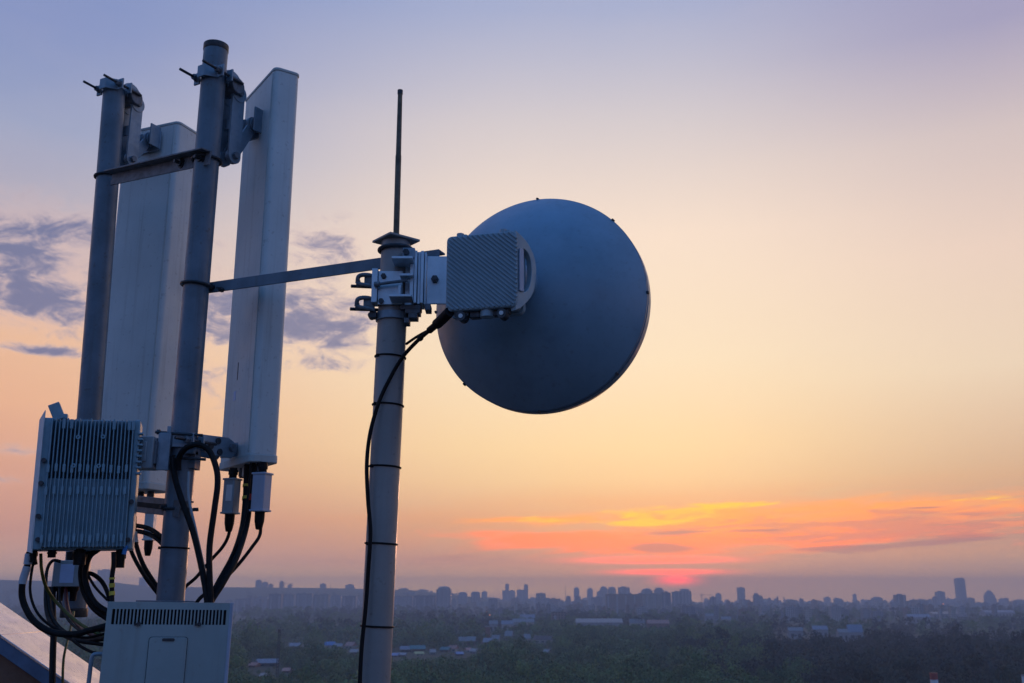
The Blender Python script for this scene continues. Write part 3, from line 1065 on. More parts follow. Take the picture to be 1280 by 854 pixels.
for px, pz in ((0.014, 0.27), (0.012, 0.20), (0.013, 0.10), (0.018, 0.03), (UW - 0.012, 0.028), (UW - 0.010, 0.145), (0.145, 0.010)):
    MB().cyl((px, 0.023, pz), (px, 0.012, pz), 0.0075, seg=10).build('screw', M_BOLT, rru)
b = MB()
for k in range(8):
    b.box((UW + 0.003, 0.03, 0.235 + k * 0.018), (0.016, 0.03, 0.006))
b.build('side_ladder', M_RRU, rru, 0.001)
# angled light flange along the left edge
b = MB()
b.add([V(0.004, 0.020, -0.010), V(-0.014, 0.046, -0.004), V(-0.014, 0.046, UH - 0.004), V(0.004, 0.016, UH + 0.022),
       V(0.006, 0.024, -0.010), V(-0.012, 0.050, -0.004), V(-0.012, 0.050, UH - 0.004), V(0.006, 0.020, UH + 0.022)],
      [(0, 1, 2, 3), (7, 6, 5, 4), (0, 4, 5, 1), (1, 5, 6, 2), (2, 6, 7, 3), (3, 7, 4, 0)])
b.build('side_cover', M_WHITE, rru, 0.0006)
b = MB()
b.box((0.034, 0.05, UH + 0.022), (0.034, 0.03, 0.055), Matrix.Rotation(R(-24), 3, 'Y'))
b.box((0.048, 0.05, UH + 0.008), (0.038, 0.028, 0.016))
b.build('lifting_lug', M_RRU, rru, 0.002)
for x, rr_, L_ in ((0.004, 0.010, 0.035), (0.055, 0.012, 0.022), (0.135, 0.018, 0.045), (0.252, 0.014, 0.055)):
    MB().cyl((x, 0.06, -L_), (x, 0.06, 0.003), rr_, seg=14).cyl((x, 0.06, -L_ * 0.5), (x, 0.06, -L_ * 0.25), rr_ * 1.2, seg=8).build('connector', M_RUBBER, rru)
# mount of the finned unit to the middle pole
mc = mainpt(568)
mt = thing('unit_mount', 'small grey mount block linking finned unit to the middle pole', 'bracket', mc)
Sm = 3.3 * 1.0 / 1250


def mx(px0, px1, py0, py1, y0, y1):
    cx, cz = ((px0 + px1) / 2 - 228.0) * Sm, (568 - (py0 + py1) / 2) * Sm
    return (cx, (y0 + y1) / 2, cz), ((px1 - px0) * Sm, abs(y1 - y0), (py1 - py0) * Sm)


MB().box(*mx(176, 204, 551, 590, -0.10, -0.03)).box(*mx(188, 197, 557, 582, -0.106, -0.099)).build('mount_block', M_BOX, mt, 0.003)
MB().box(*mx(206, 221, 545, 591, -0.075, -0.063)).box(*mx(216, 221, 537, 545, -0.075, -0.063)).box(*mx(206, 209, 553, 588, -0.063, 0.02)).build('mount_plate', M_GALV, mt, 0.0015)
MB().box(*mx(203, 207, 556, 584, -0.09, -0.02)).build('hinge_strip', M_STEEL, mt, 0.001)
MB().box(*mx(239, 248, 561, 587, -0.03, 0.03)).box(*mx(236, 248, 565, 570, -0.052, 0.0)).build('back_plate', M_STEEL, mt, 0.0015)
for py, x1 in ((544, 258), (574, 264)):
    c, _ = mx(200, 202, py - 1, py + 1, 0, 1)
    c1, _ = mx(x1 - 1, x1, py + 2, py + 4, 0, 1)
    MB().cyl((c[0], -0.070, c[2]), (c1[0], -0.050, c1[2]), 0.0048, seg=10).cyl((c[0] + 0.006, -0.0695, c[2]), (c[0] + 0.016, -0.069, c[2]), 0.009, seg=6).build('threaded_rod', M_BOLT, mt)

# ---- vented cabinet at the bottom
cab = thing('vented_cabinet', 'pale green-grey steel cabinet with slotted vent at the pole foot', 'cabinet', P(122.0, 854, 2.92) + V(0, 0, -0.25), Matrix.Rotation(R(0.9), 3, 'Y') @ rz(17))
CW = 0.343
CT = (P(130, 752, 2.92).z - (P(126.0, 854, 2.92).z - 0.25))
CD = 0.20
b = MB()
b.box((CW / 2, CD / 2 + 0.012, CT / 2 - 0.002), (CW - 0.004, CD - 0.02, CT - 0.004))
b.build('body', M_CAB, cab, 0.003)
zt, zb = CT - 0.020, CT - 0.062
b = MB()
b.box((CW / 2, 0.0195, (zt + zb) / 2), (CW - 0.02, 0.004, zt - zb + 0.004))
b.build('vent_backing', M_CABIN, cab)
b = MB()
b.box((CW / 2, 0.009, zb / 2), (CW, 0.016, zb))
b.box((CW / 2, 0.009, (CT + zt) / 2), (CW, 0.016, CT - zt))
ns = 32
vx0, vx1 = 0.014, CW - 0.018
b.box((vx0 / 2, 0.009, (zt + zb) / 2), (vx0, 0.016, zt - zb))
b.box(((vx1 + CW) / 2, 0.009, (zt + zb) / 2), (CW - vx1, 0.016, zt - zb))
pit = (vx1 - vx0) / ns
for k in range(1, ns):
    b.box((vx0 + k * pit, 0.009, (zt + zb) / 2), (pit * 0.42, 0.0155, zt - zb + 0.0002))
door = b.build('door', M_CAB, cab)
MB().box((CW - 0.004, 0.0045, CT / 2), (0.010, 0.012, CT + 0.002)).build('edge_trim', M_TMA, cab, 0.002)
hx0, hz0 = 0.172, CT - 0.165
MB().prism([(hx0 + x, hz0 + z) for x, z in rrect(0.106, 0.140, 0.008)], -0.0008, 0.002).build('hatch_seam', M_BOLT, door)
MB().prism([(hx0 + x, hz0 + z) for x, z in rrect(0.103, 0.137, 0.008)], -0.003, 0.002).build('hatch', M_CAB, door, 0.001)
MB().prism([(hx0 + x, hz0 + 0.062 + z) for x, z in rrect(0.034, 0.008, 0.0035)], -0.0052, -0.0032).build('latch', M_BOLT, door)
for x in (0.088, 0.252):
    MB().cyl((x, 0.002, zb + 0.002), (x, -0.006, zb + 0.002), 0.0065, seg=6).box((x - 0.009, -0.001, zb + 0.001), (0.006, 0.006, 0.006)).build('lock_screw', M_BOLT, door)
zh = CT - 0.145
MB().tube([V(0.002, 0.05, zh), V(-0.020, 0.05, zh), V(-0.030, 0.05, zh - 0.01), V(-0.031, 0.05, zh - 0.06), V(-0.031, 0.05, zh - 0.13), V(-0.028, 0.05, zh - 0.14), V(-0.012, 0.05, zh - 0.145), V(0.002, 0.05, zh - 0.145)], 0.0062, 10, 6).build('handle', M_GALV, cab)
b = MB()
b.box((0.18, CD + 0.055, CT - 0.10), (0.09, 0.11, 0.06))
b.box((0.18, CD + 0.01, CT * 0.5), (0.24, 0.012, CT * 0.9))
b.build('back_bracket', M_STEEL, cab, 0.002)
# low tray behind the cabinet's top edge
MB().box((0.15, CD - 0.02, CT + 0.0005), (0.17, 0.028, 0.004)).build('back_ledge', M_STEEL, cab, 0.001)

# ---- small junction box with sticker
jb = thing('junction_box', 'small grey junction box with pale sticker under the finned unit', 'box', P(65, 733, 3.58), rz(6))
jw, jh = 0.1, 0.087
MB().box((jw / 2, 0.03, jh / 2), (jw, 0.06, jh)).build('casing', M_BOX, jb, 0.004)
MB().box((jw / 2, -0.002, jh / 2), (jw + 0.003, 0.006, jh + 0.003)).build('lid', M_BOX, jb, 0.003)
MB().box((0.047, -0.0056, jh * 0.5), (0.046, 0.0012, 0.064)).build('sticker', M_STICKER, jb)
for x in (0.012, 0.057):
    MB().lathe([(0.017, 0), (0.017, -0.012), (0.012, -0.02), (0.011, -0.05)], Matrix.Translation((x + 0.008, 0.03, 0)), 12).build('cable_gland', M_RUBBER, jb)
MB().box((jw * 0.72, 0.085, jh / 2), (0.03, 0.055, 0.03)).build('pole_clamp', M_STEEL, jb, 0.002)

# ---- amplifiers hanging under the panels


def amp(label, top, bot, w, d, yaw, mm, sticker=False):
    T0, B0 = top, bot
    ax_ = (T0 - B0)
    t = thing('amplifier', label, 'amplifier', B0, frame_from(ax_, V(math.cos(R(yaw)), math.sin(R(yaw)), 0)))
    h = ax_.length
    MB().box((0, 0, h / 2), (w, d, h)).build('casing', mm, t, 0.003)
    b = MB()
    for z in (0.004, h - 0.004):
        b.box((0, 0, z), (w + 0.006, d + 0.006, 0.006))
    b.build('end_flange', mm, t, 0.001)
    MB().cyl((0, 0, h), (0, 0, h + 0.035), 0.013, seg=12).cyl((0, 0, h + 0.012), (0, 0, h + 0.028), 0.016, seg=8).build('connector', M_RUBBER, t)
    MB().lathe([(0.017, 0), (0.016, -0.03), (0.011, -0.055), (0.009, -0.058)], None, 12).build('boot', M_RUBBER, t)
    if sticker:
        MB().box((0.004, -d / 2 - 0.0006, h * 0.58), (w * 0.55, 0.0012, h * 0.45)).build('sticker', M_WHITE, t)
    return t


amp('darker grey amplifier hanging by the cables under the right panel, with sticker', P(291, 598, 3.42), P(287.5, 643, 3.42), 0.043, 0.040, -20, M_BOX, True)
amp('paler lilac grey amplifier hanging rightmost under the right panel', P(328.5, 591, 3.36), P(325, 640, 3.36), 0.048, 0.044, -20, M_TMA)
amp('pale amplifier hanging under the broad panel behind the middle pole', P(189, 640, 3.98), P(186, 676, 3.98), 0.036, 0.036, 0, M_WHITE)

# ---- cables


def cable(label, pts, r, m=None, cat='cable', group=None, bands=(), name='cable', r2=None):
    """pts: (px, py, Y)"""
    W_ = [P(*p) for p in pts]
    o0 = W_[0].copy()
    if bands:
        t = thing(name, label, cat, o0, None, group)
        MB().tube(W_, r, 10).build('sheath', m or M_RUBBER, t, world=t)
        sp = smooth_path(W_, 8)
        for f0, f1, mm, nm, rr_ in bands:
            i0, i1 = int(f0 * (len(sp) - 1)), max(int(f0 * (len(sp) - 1)) + 1, int(f1 * (len(sp) - 1)))
            MB().tube(sp[i0:i1 + 1], rr_, 12, 0).build(nm, mm, t, world=t)
        return t
    o = MB().tube(W_, r, 10).build(name, m or M_RUBBER, None, origin=o0)
    tag(o, label, cat, group)
    return o


cable('thick black cable looping over the lower clamp of middle pole', [(223, 588, 3.235), (224, 572, 3.225), (233, 560, 3.215), (247, 556, 3.21), (261, 563, 3.21), (270, 584, 3.20), (272, 605, 3.19), (268, 637, 3.18), (262, 683, 3.17), (262, 722, 3.16), (264, 760, 3.155), (264, 790, 3.16)], 0.0095)
cable('thick black cable crossing diagonally in front of the middle pole', [(216, 570, 3.24), (218, 594, 3.23), (226, 622, 3.21), (241, 664, 3.19), (252, 710, 3.17), (259, 752, 3.155), (261, 790, 3.155)], 0.0095)
cable('black feeder with yellow and red tape rings under right panel', [(309, 578, 3.44), (308, 600, 3.44), (307, 625, 3.42), (303, 660, 3.36), (292, 695, 3.28), (275, 730, 3.20), (258, 756, 3.17), (250, 785, 3.17)], 0.0105,
      bands=((0.19, 0.21, M_YEL, 'yellow_tape', 0.0125), (0.27, 0.29, M_YEL, 'yellow_tape', 0.0125)))
cable('black feeder with one red tape band hanging beside the lilac amplifier', [(316, 578, 3.40), (315, 600, 3.40), (312, 630, 3.39), (307, 662, 3.34), (295, 698, 3.26), (279, 728, 3.20), (262, 756, 3.165), (255, 785, 3.165)], 0.0100,
      bands=((0.245, 0.275, M_RED, 'red_tape', 0.0120),))
cable('thin black lead from the darker amplifier sweeping left to middle pole', [(287, 650, 3.42), (286, 668, 3.42), (278, 684, 3.42), (262, 702, 3.41), (245, 722, 3.40), (231, 735, 3.39), (226, 752, 3.39)], 0.0058)
cable('thin black lead from the lilac amplifier sweeping down to the cabinet', [(325, 648, 3.36), (325, 668, 3.36), (315, 684, 3.34), (296, 708, 3.30), (272, 732, 3.25), (250, 748, 3.21), (240, 765, 3.20)], 0.0058)
cable('thin black jumper joining right panel foot to the amplifier pair', [(322, 576, 3.40), (326, 580, 3.38), (329, 588, 3.36)], 0.008)
# left group
cable('heavy black cable with grey sleeves looping down from finned unit corner', [(37, 690, 3.13), (34, 708, 3.13), (28, 730, 3.13), (29, 752, 3.13), (42, 776, 3.12), (64, 790, 3.11), (92, 793, 3.10), (112, 788, 3.09), (135, 782, 3.09)], 0.0098,
      bands=((0.03, 0.115, M_SLEEVE, 'label_sleeve', 0.0125), (0.14, 0.25, M_SLEEVE, 'label_sleeve', 0.0118)))
cable('yellow-green earth cable dropping from finned unit towards the cabinet', [(51, 692, 3.15), (52, 712, 3.16), (57, 732, 3.20), (68, 750, 3.24), (90, 772, 3.22), (110, 786, 3.18), (132, 796, 3.16)], 0.0050, M_GRN)
cable('thick black cable rising from cabinet behind the junction box', [(88, 690, 3.66), (88, 712, 3.66), (86, 740, 3.66)], 0.014)
cable('outer black hoop of the double loop between finned unit and cabinet', [(124, 686, 3.20), (112, 696, 3.20), (106, 716, 3.20), (110, 738, 3.19), (121, 756, 3.18), (140, 768, 3.17)], 0.0092)
cable('inner black hoop of the double loop between finned unit and cabinet', [(116, 684, 3.24), (106, 696, 3.24), (101, 716, 3.24), (105, 740, 3.23), (117, 760, 3.21), (138, 776, 3.19)], 0.0088)
cable('slim black cable arching right from the loop knot to cabinet', [(104, 716, 3.235), (116, 718, 3.235), (128, 728, 3.22), (136, 746, 3.20), (139, 766, 3.18)], 0.0068)
cable('black cable with yellow striped tape down to the cabinet vent edge', [(142, 690, 3.13), (142, 706, 3.13), (140, 722, 3.13), (140, 742, 3.13), (140, 762, 3.12)], 0.0072,
      bands=((0.50, 0.56, M_YEL, 'yellow_tape', 0.0088), (0.60, 0.68, M_YEL, 'yellow_tape', 0.0088), (0.72, 0.80, M_YEL, 'yellow_tape', 0.0088)))
cable('upper of two black arcs passing behind the middle pole beside cabinet top', [(152, 660, 3.55), (166, 657, 3.52), (184, 660, 3.48), (198, 668, 3.42), (212, 682, 3.40)], 0.0078)
cable('lower of two black arcs passing behind the middle pole beside cabinet top', [(152, 668, 3.53), (166, 664, 3.50), (184, 667, 3.46), (199, 676, 3.41), (212, 692, 3.40)], 0.0078)
cable('black cable with white collar slanting from brace to middle pole foot', [(168, 645, 3.45), (168, 665, 3.45), (171, 684, 3.44), (180, 708, 3.42), (196, 733, 3.40), (210, 752, 3.40)], 0.0078,
      bands=((0.22, 0.36, M_WHITE, 'white_collar', 0.0098),))
cable('slim black cable slanting parallel below the white collared one', [(160, 678, 3.40), (168, 698, 3.40), (182, 722, 3.39), (199, 744, 3.39), (212, 760, 3.39)], 0.0068)
cable('straight black cable dropping from junction box across the parapet', [(66, 735, 3.60), (66, 760, 3.55), (67, 790, 3.40), (66, 820, 3.35), (65, 880, 3.3)], 0.0105)
cable('dark red cable curving from junction box gland to the cabinet', [(82, 735, 3.60), (83, 752, 3.55), (87, 768, 3.45), (97, 780, 3.35), (112, 792, 3.22), (132, 800, 3.16)], 0.0065, M_REDC)
cable('thin green cable hanging alone over the parapet coping', [(92, 765, 3.58), (89, 782, 3.50), (83, 806, 3.42), (79, 830, 3.38), (78, 880, 3.35)], 0.0042, M_GRN)
cable('black cable hugging the junction box side then swinging to cabinet', [(76, 702, 3.56), (66, 701, 3.55), (59, 712, 3.54), (57, 735, 3.50), (58, 765, 3.42), (68, 786, 3.32), (92, 800, 3.2), (130, 806, 3.15)], 0.0056)
cable('black cable forming the lowest sag left of the cabinet', [(61, 735, 3.50), (62, 762, 3.44), (72, 783, 3.36), (92, 797, 3.25), (108, 801, 3.2), (132, 798, 3.14)], 0.0075)
cable('blue tag lead under the finned unit corner', [(158, 682, 3.16), (156, 688, 3.16), (155, 693, 3.16)], 0.0070, M_BLUE)
cable('thin black lead under the vented cabinet edge beside its handle', [(86, 796, 3.2), (98, 806, 3.17), (112, 814, 3.14), (128, 818, 3.12)], 0.0045)
cable('short black stub cable dangling beside the grey sleeved cable', [(41, 688, 3.14), (43, 700, 3.14), (44, 706, 3.14)], 0.0075)
cable('thin black cable leaving the finned unit third port towards the loop knot', [(96, 688, 3.22), (99, 702, 3.23), (108, 716, 3.22), (119, 734, 3.20), (134, 750, 3.17)], 0.0042)
cable('thin black cable skirting outside the grey sleeved loop', [(46, 690, 3.16), (40, 712, 3.16), (38, 742, 3.16), (48, 768, 3.15), (70, 786, 3.14), (104, 797, 3.12), (132, 792, 3.11)], 0.0042)
cable('thin black cable crossing low between junction box and cabinet side', [(74, 735, 3.57), (76, 756, 3.50), (88, 778, 3.38), (106, 790, 3.26), (132, 788, 3.15)], 0.0045)
cable('thin grey cable beside the heavy diagonal cable on middle pole', [(236, 590, 3.225), (236, 622, 3.215), (244, 660, 3.20), (254, 706, 3.18), (262, 748, 3.165), (264, 785, 3.165)], 0.0045, M_BOX)
cable('thin black lead hugging the feeders right of the middle pole', [(313, 580, 3.38), (311, 612, 3.37), (304, 655, 3.33), (289, 695, 3.26), (270, 730, 3.19), (256, 760, 3.15)], 0.0042)
# dish cable
cable('long black cable from radio unit down the dish pole', [(562, 390, 2.69), (551, 401, 2.73), (537, 413, 2.80), (520, 428, 2.85), (503, 447, 2.885), (487, 474, 2.892), (474, 502, 2.893), (463, 540, 2.895), (458.5, 580, 2.90), (460, 625, 2.90), (463, 665, 2.895), (460.5, 710, 2.895), (457, 760, 2.893), (452, 810, 2.89), (449, 870, 2.885)], 0.0058,
      bands=((0.0, 0.10, M_RUBBER, 'boot', 0.0150), (0.10, 0.15, M_RUBBER, 'boot', 0.0105), (0.19, 0.2, M_RUBBER, 'wrap', 0.0085)))
cable('thin black wire arcing behind the boot of the dish cable', [(538, 412, 2.82), (528, 417, 2.85), (518, 423, 2.89), (508, 430, 2.93)], 0.0042)

# ---- sloping parapet (lower left)
p0, p1 = P(0, 793, 4.2), P(88, 854, 4.2)
sl = (p1.z - p0.z) / (p1.x - p0.x)
Yn = 4.2


def on_plane(px, py, lo=4.2, hi=12):
    for _ in range(50):
        m_ = (lo + hi) / 2
        q = P(px, py, m_)
        if q.z > p0.z + sl * (q.x - p0.x):
            lo = m_
        else:
            hi = m_
    return m_


yf = on_plane(30, 774)
Yf = min(max(yf, 4.5), 7.0)
par = thing('sloped_parapet', 'sloping rendered parapet with pinkish zinc coping at lower left', 'parapet', V(p0.x, Yn, p0.z))
xa, xb = p0.x - 1.6, p0.x + 1.55
zl = lambda x: p0.z + sl * (x - p0.x)
b = MB()
th = 0.012
n_pl = 4
for k in range(n_pl):
    u0, u1 = xa + (xb - xa) * k / n_pl, xa + (xb - xa) * (k + 1) / n_pl + 0.03
    dz_ = 0.0015 * (k % 2)
    b.add([V(u0, Yn - 0.0, zl(u0) + dz_), V(u1, Yn, zl(u1) + dz_), V(u1, Yf, zl(u1) + dz_), V(u0, Yf, zl(u0) + dz_),
           V(u0, Yn - 0.0, zl(u0) - th + dz_), V(u1, Yn, zl(u1) - th + dz_), V(u1, Yf, zl(u1) - th + dz_), V(u0, Yf, zl(u0) - th + dz_)],
          [(0, 1, 2, 3), (7, 6, 5, 4), (0, 4, 5, 1), (1, 5, 6, 2), (2, 6, 7, 3), (3, 7, 4, 0)])
b.build('coping', M_COPE, par, 0.002, world=par)
b = MB()
b.add([V(xa, Yn + 0.004, zl(xa) - 0.0125), V(xb, Yn + 0.004, zl(xb) - 0.0125), V(xb, Yn + 0.004, zl(xb) - 0.072), V(xa, Yn + 0.004, zl(xa) - 0.072),
       V(xa, Yn + 0.03, zl(xa) - 0.0125), V(xb, Yn + 0.03, zl(xb) - 0.0125), V(xb, Yn + 0.03, zl(xb) - 0.072), V(xa, Yn + 0.03, zl(xa) - 0.072)],
      [(0, 3, 2, 1), (4, 5, 6, 7), (0, 1, 5, 4), (3, 7, 6, 2), (0, 4, 7, 3), (1, 2, 6, 5)])
b.build('drip_edge', M_FASCIA, par, 0.002, world=par)
b = MB()
zd = H - 2.4
b.add([V(xa, Yn + 0.034, zl(xa) - 0.014), V(xb, Yn + 0.034, zl(xb) - 0.014), V(xb, Yn + 0.034, zd), V(xa, Yn + 0.034, zd),
       V(xa, Yf - 0.03, zl(xa) - 0.014), V(xb, Yf - 0.03, zl(xb) - 0.014), V(xb, Yf - 0.03, zd), V(xa, Yf - 0.03, zd)],
      [(0, 3, 2, 1), (4, 5, 6, 7), (0, 1, 5, 4), (3, 7, 6, 2), (0, 4, 7, 3), (1, 2, 6, 5)])
b.build('rendered_wall', M_RENDER, par, 0.002, world=par)

HAZE_D = 3.1e-4
# ================================================================== TERRAIN
KH = 1.0 / (FPX * (FW.y + UP.y * (427 - 742) / FPX))     # x = (px-640) * KH * Y at eye level


def gx(px, Y):
    return (px - 640) * KH * Y


def sstep(a, b, x):
    t = np.clip((x - a) / (b - a), 0, 1)
    return t * t * (3 - 2 * t)


def ground(x, y):
    x = np.asarray(x, float)
    y = np.asarray(y, float)
    yy = np.maximum(y, 1.0)
    px = 640 + x / (KH * yy)
    ys = np.interp(px, [-400, 0, 130, 190, 300, 420, 520, 600, 680], [17, 17, 15, 8, 8, 6.5, 4.0, 2.0, 0.0])
    hill = ys * KH * 3600 + 45 * (ys > 0.01) * np.clip(ys / 4, 0, 1)
    h = hill * sstep(2900, 3600, y) * (1 - 0.8 * sstep(4200, 6500, y))
    h = h + 1.6 * np.sin(x / 97 + 1) * np.sin(y / 131) * sstep(150, 400, y) * (1 - sstep(2000, 2800, y))
    return h


def gz(x, y):
    return float(ground(x, y))


mg = None


def make_ground():
    rad = np.concatenate([[0.5], np.geomspace(30, 5600, 86)])
    ang = np.radians(np.concatenate([np.arange(-180, -40, 5), np.arange(-40, 40, 0.8), np.arange(40, 180, 5)]))
    na = len(ang)
    X = rad[:, None] * np.sin(ang)[None]
    Y = rad[:, None] * np.cos(ang)[None]
    Z = ground(X, Y)
    vs = np.stack([X, Y, Z], -1).reshape(-1, 3)
    fs = []
    for i in range(len(rad) - 1):
        for k in range(na):
            k2 = (k + 1) % na
            fs.append((i * na + k, (i + 1) * na + k, (i + 1) * na + k2, i * na + k2))
    me = bpy.data.meshes.new('ground')
    me.from_pydata(vs.tolist(), [], fs)
    m = bpy.data.materials.new('fields and scrub')
    m.use_nodes = True
    T = NT(m.node_tree)
    bs = T.n('ShaderNodeBsdfPrincipled')
    o = T.n('ShaderNodeOutputMaterial')
    T.l(bs.outputs[0], o.inputs[0])
    tc = T.n('ShaderNodeTexCoord').outputs['Object']
    n1 = T.noise(tc, 0.011, 6, 0.65)
    n2 = T.noise(tc, 0.0028, 4, 0.6)
    c = T.ramp(n1, [(0.32, (0.020, 0.030, 0.014, 1)), (0.5, (0.035, 0.048, 0.022, 1)), (0.66, (0.075, 0.072, 0.045, 1)), (0.8, (0.12, 0.11, 0.09, 1))])
    c = T.mix(T.step(n2, 0.35, 0.65), c, (0.04, 0.052, 0.026, 1))
    T.l(c, bs.inputs['Base Color'])
    bs.inputs['Roughness'].default_value = 0.95
    me.materials.append(m)
    me.polygons.foreach_set('use_smooth', [True] * len(me.polygons))
    o = bpy.data.objects.new('ground', me)
    COL.objects.link(o)
    o['kind'] = 'structure'


make_ground()

# ================================================================== CITY


def facade(name, wall, glass, px=3.4, pz=3.0, stripe=0.25):
    m = bpy.data.materials.new(name)
    m.use_nodes = True
    T = NT(m.node_tree)
    bs = T.n('ShaderNodeBsdfPrincipled')
    o = T.n('ShaderNodeOutputMaterial')
    T.l(bs.outputs[0], o.inputs[0])
    tc = T.n('ShaderNodeTexCoord').outputs['Object']
    sp = T.n('ShaderNodeSeparateXYZ')
    T.l(tc, sp.inputs[0])
    u = T.m('ADD', sp.outputs[0], sp.outputs[1])
    fx = T.m('FRACT', T.m('DIVIDE', u, px))
    fz = T.m('FRACT', T.m('DIVIDE', sp.outputs[2], pz))
    wx = T.m('MULTIPLY', T.m('GREATER_THAN', fx, 0.28), T.m('LESS_THAN', fx, 0.74))
    wz = T.m('MULTIPLY', T.m('GREATER_THAN', fz, 0.30), T.m('LESS_THAN', fz, 0.82))
    win = T.m('MULTIPLY', wx, wz)
    bay = T.m('GREATER_THAN', T.m('FRACT', T.m('DIVIDE', u, px * 4)), 0.5)
    c = T.mix(T.m('MULTIPLY', bay, stripe), (*wall, 1), tuple(k * 0.45 for k in wall) + (1,))
    nz = T.noise(tc, 0.12, 4)
    c = T.mix(T.m('MULTIPLY', T.step(nz, 0.4, 0.7), 0.25), c, tuple(k * 0.6 for k in wall) + (1,))
    geo = T.n('ShaderNodeNewGeometry')
    gsep = T.n('ShaderNodeSeparateXYZ')
    T.l(geo.outputs['Normal'], gsep.inputs[0])
    vert = T.m('LESS_THAN', T.m('ABSOLUTE', gsep.outputs[2]), 0.5)
    win = T.m('MULTIPLY', win, vert)
    c = T.mix(win, c, (*glass, 1))
    T.l(c, bs.inputs['Base Color'])
    T.l(T.m('SUBTRACT', 0.85, T.m('MULTIPLY', win, 0.6)), bs.inputs['Roughness'])
    return m


GL = (0.03, 0.035, 0.045)
FAC = [facade('pale panel facade', (0.42, 0.41, 0.42), GL), facade('warm brick facade', (0.30, 0.20, 0.16), GL, 3.6, 3.1, 0.15),
       facade('grey panel facade', (0.26, 0.27, 0.30), GL, 3.2, 2.9, 0.4), facade('cream facade', (0.46, 0.42, 0.36), GL, 3.0, 3.0, 0.3),
       facade('dark glass facade', (0.10, 0.12, 0.15), (0.035, 0.045, 0.06), 1.6, 3.4, 0.2)]
M_FLAT = mat('flat roofing', (0.10, 0.10, 0.11), 0.9, 0, 0.2, 0.3)
M_BAL = mat('balcony panels', (0.36, 0.35, 0.36), 0.8, 0, 0.2, 0.4)
M_CONC = mat('grey concrete', (0.30, 0.30, 0.31), 0.85, 0, 0.15, 0.3)
M_ROOFS = {'blue': mat('bright blue roof', (0.05, 0.19, 0.42), 0.4, 0, 0.15, 0.6), 'teal': mat('teal roof', (0.04, 0.19, 0.20), 0.45, 0, 0.15, 0.6),
           'pink': mat('rusty pink roof', (0.50, 0.22, 0.17), 0.6, 0, 0.2, 0.6), 'grey': mat('grey slate roof', (0.26, 0.26, 0.31), 0.5, 0, 0.2, 0.6),
           'paleblue': mat('pale blue sheet', (0.20, 0.26, 0.36), 0.5, 0, 0.1, 0.6),
           'white': mat('white sheet roof', (0.24, 0.23, 0.235), 0.4, 0, 0.1, 0.6), 'brown': mat('brown roof', (0.12, 0.08, 0.07), 0.7, 0, 0.2, 0.6),
           'yellow': mat('dull yellow roof', (0.42, 0.40, 0.16), 0.6, 0, 0.2, 0.6)}
M_HWALL = [mat('house wall plaster', (0.42, 0.38, 0.34), 0.85, 0, 0.15, 0.5), mat('house brick wall', (0.24, 0.12, 0.09), 0.85, 0, 0.2, 0.5), mat('white hall wall', (0.30, 0.29, 0.30), 0.8, 0, 0.1, 0.5),
           mat('timber house wall', (0.14, 0.10, 0.075), 0.85, 0, 0.2, 0.5)]


def bthing(name, label, cat, x, Y, group=None, rot=0):
    return thing(name, label, cat, V(x, Y, gz(x, Y) - 0.6), rz(rot), group)


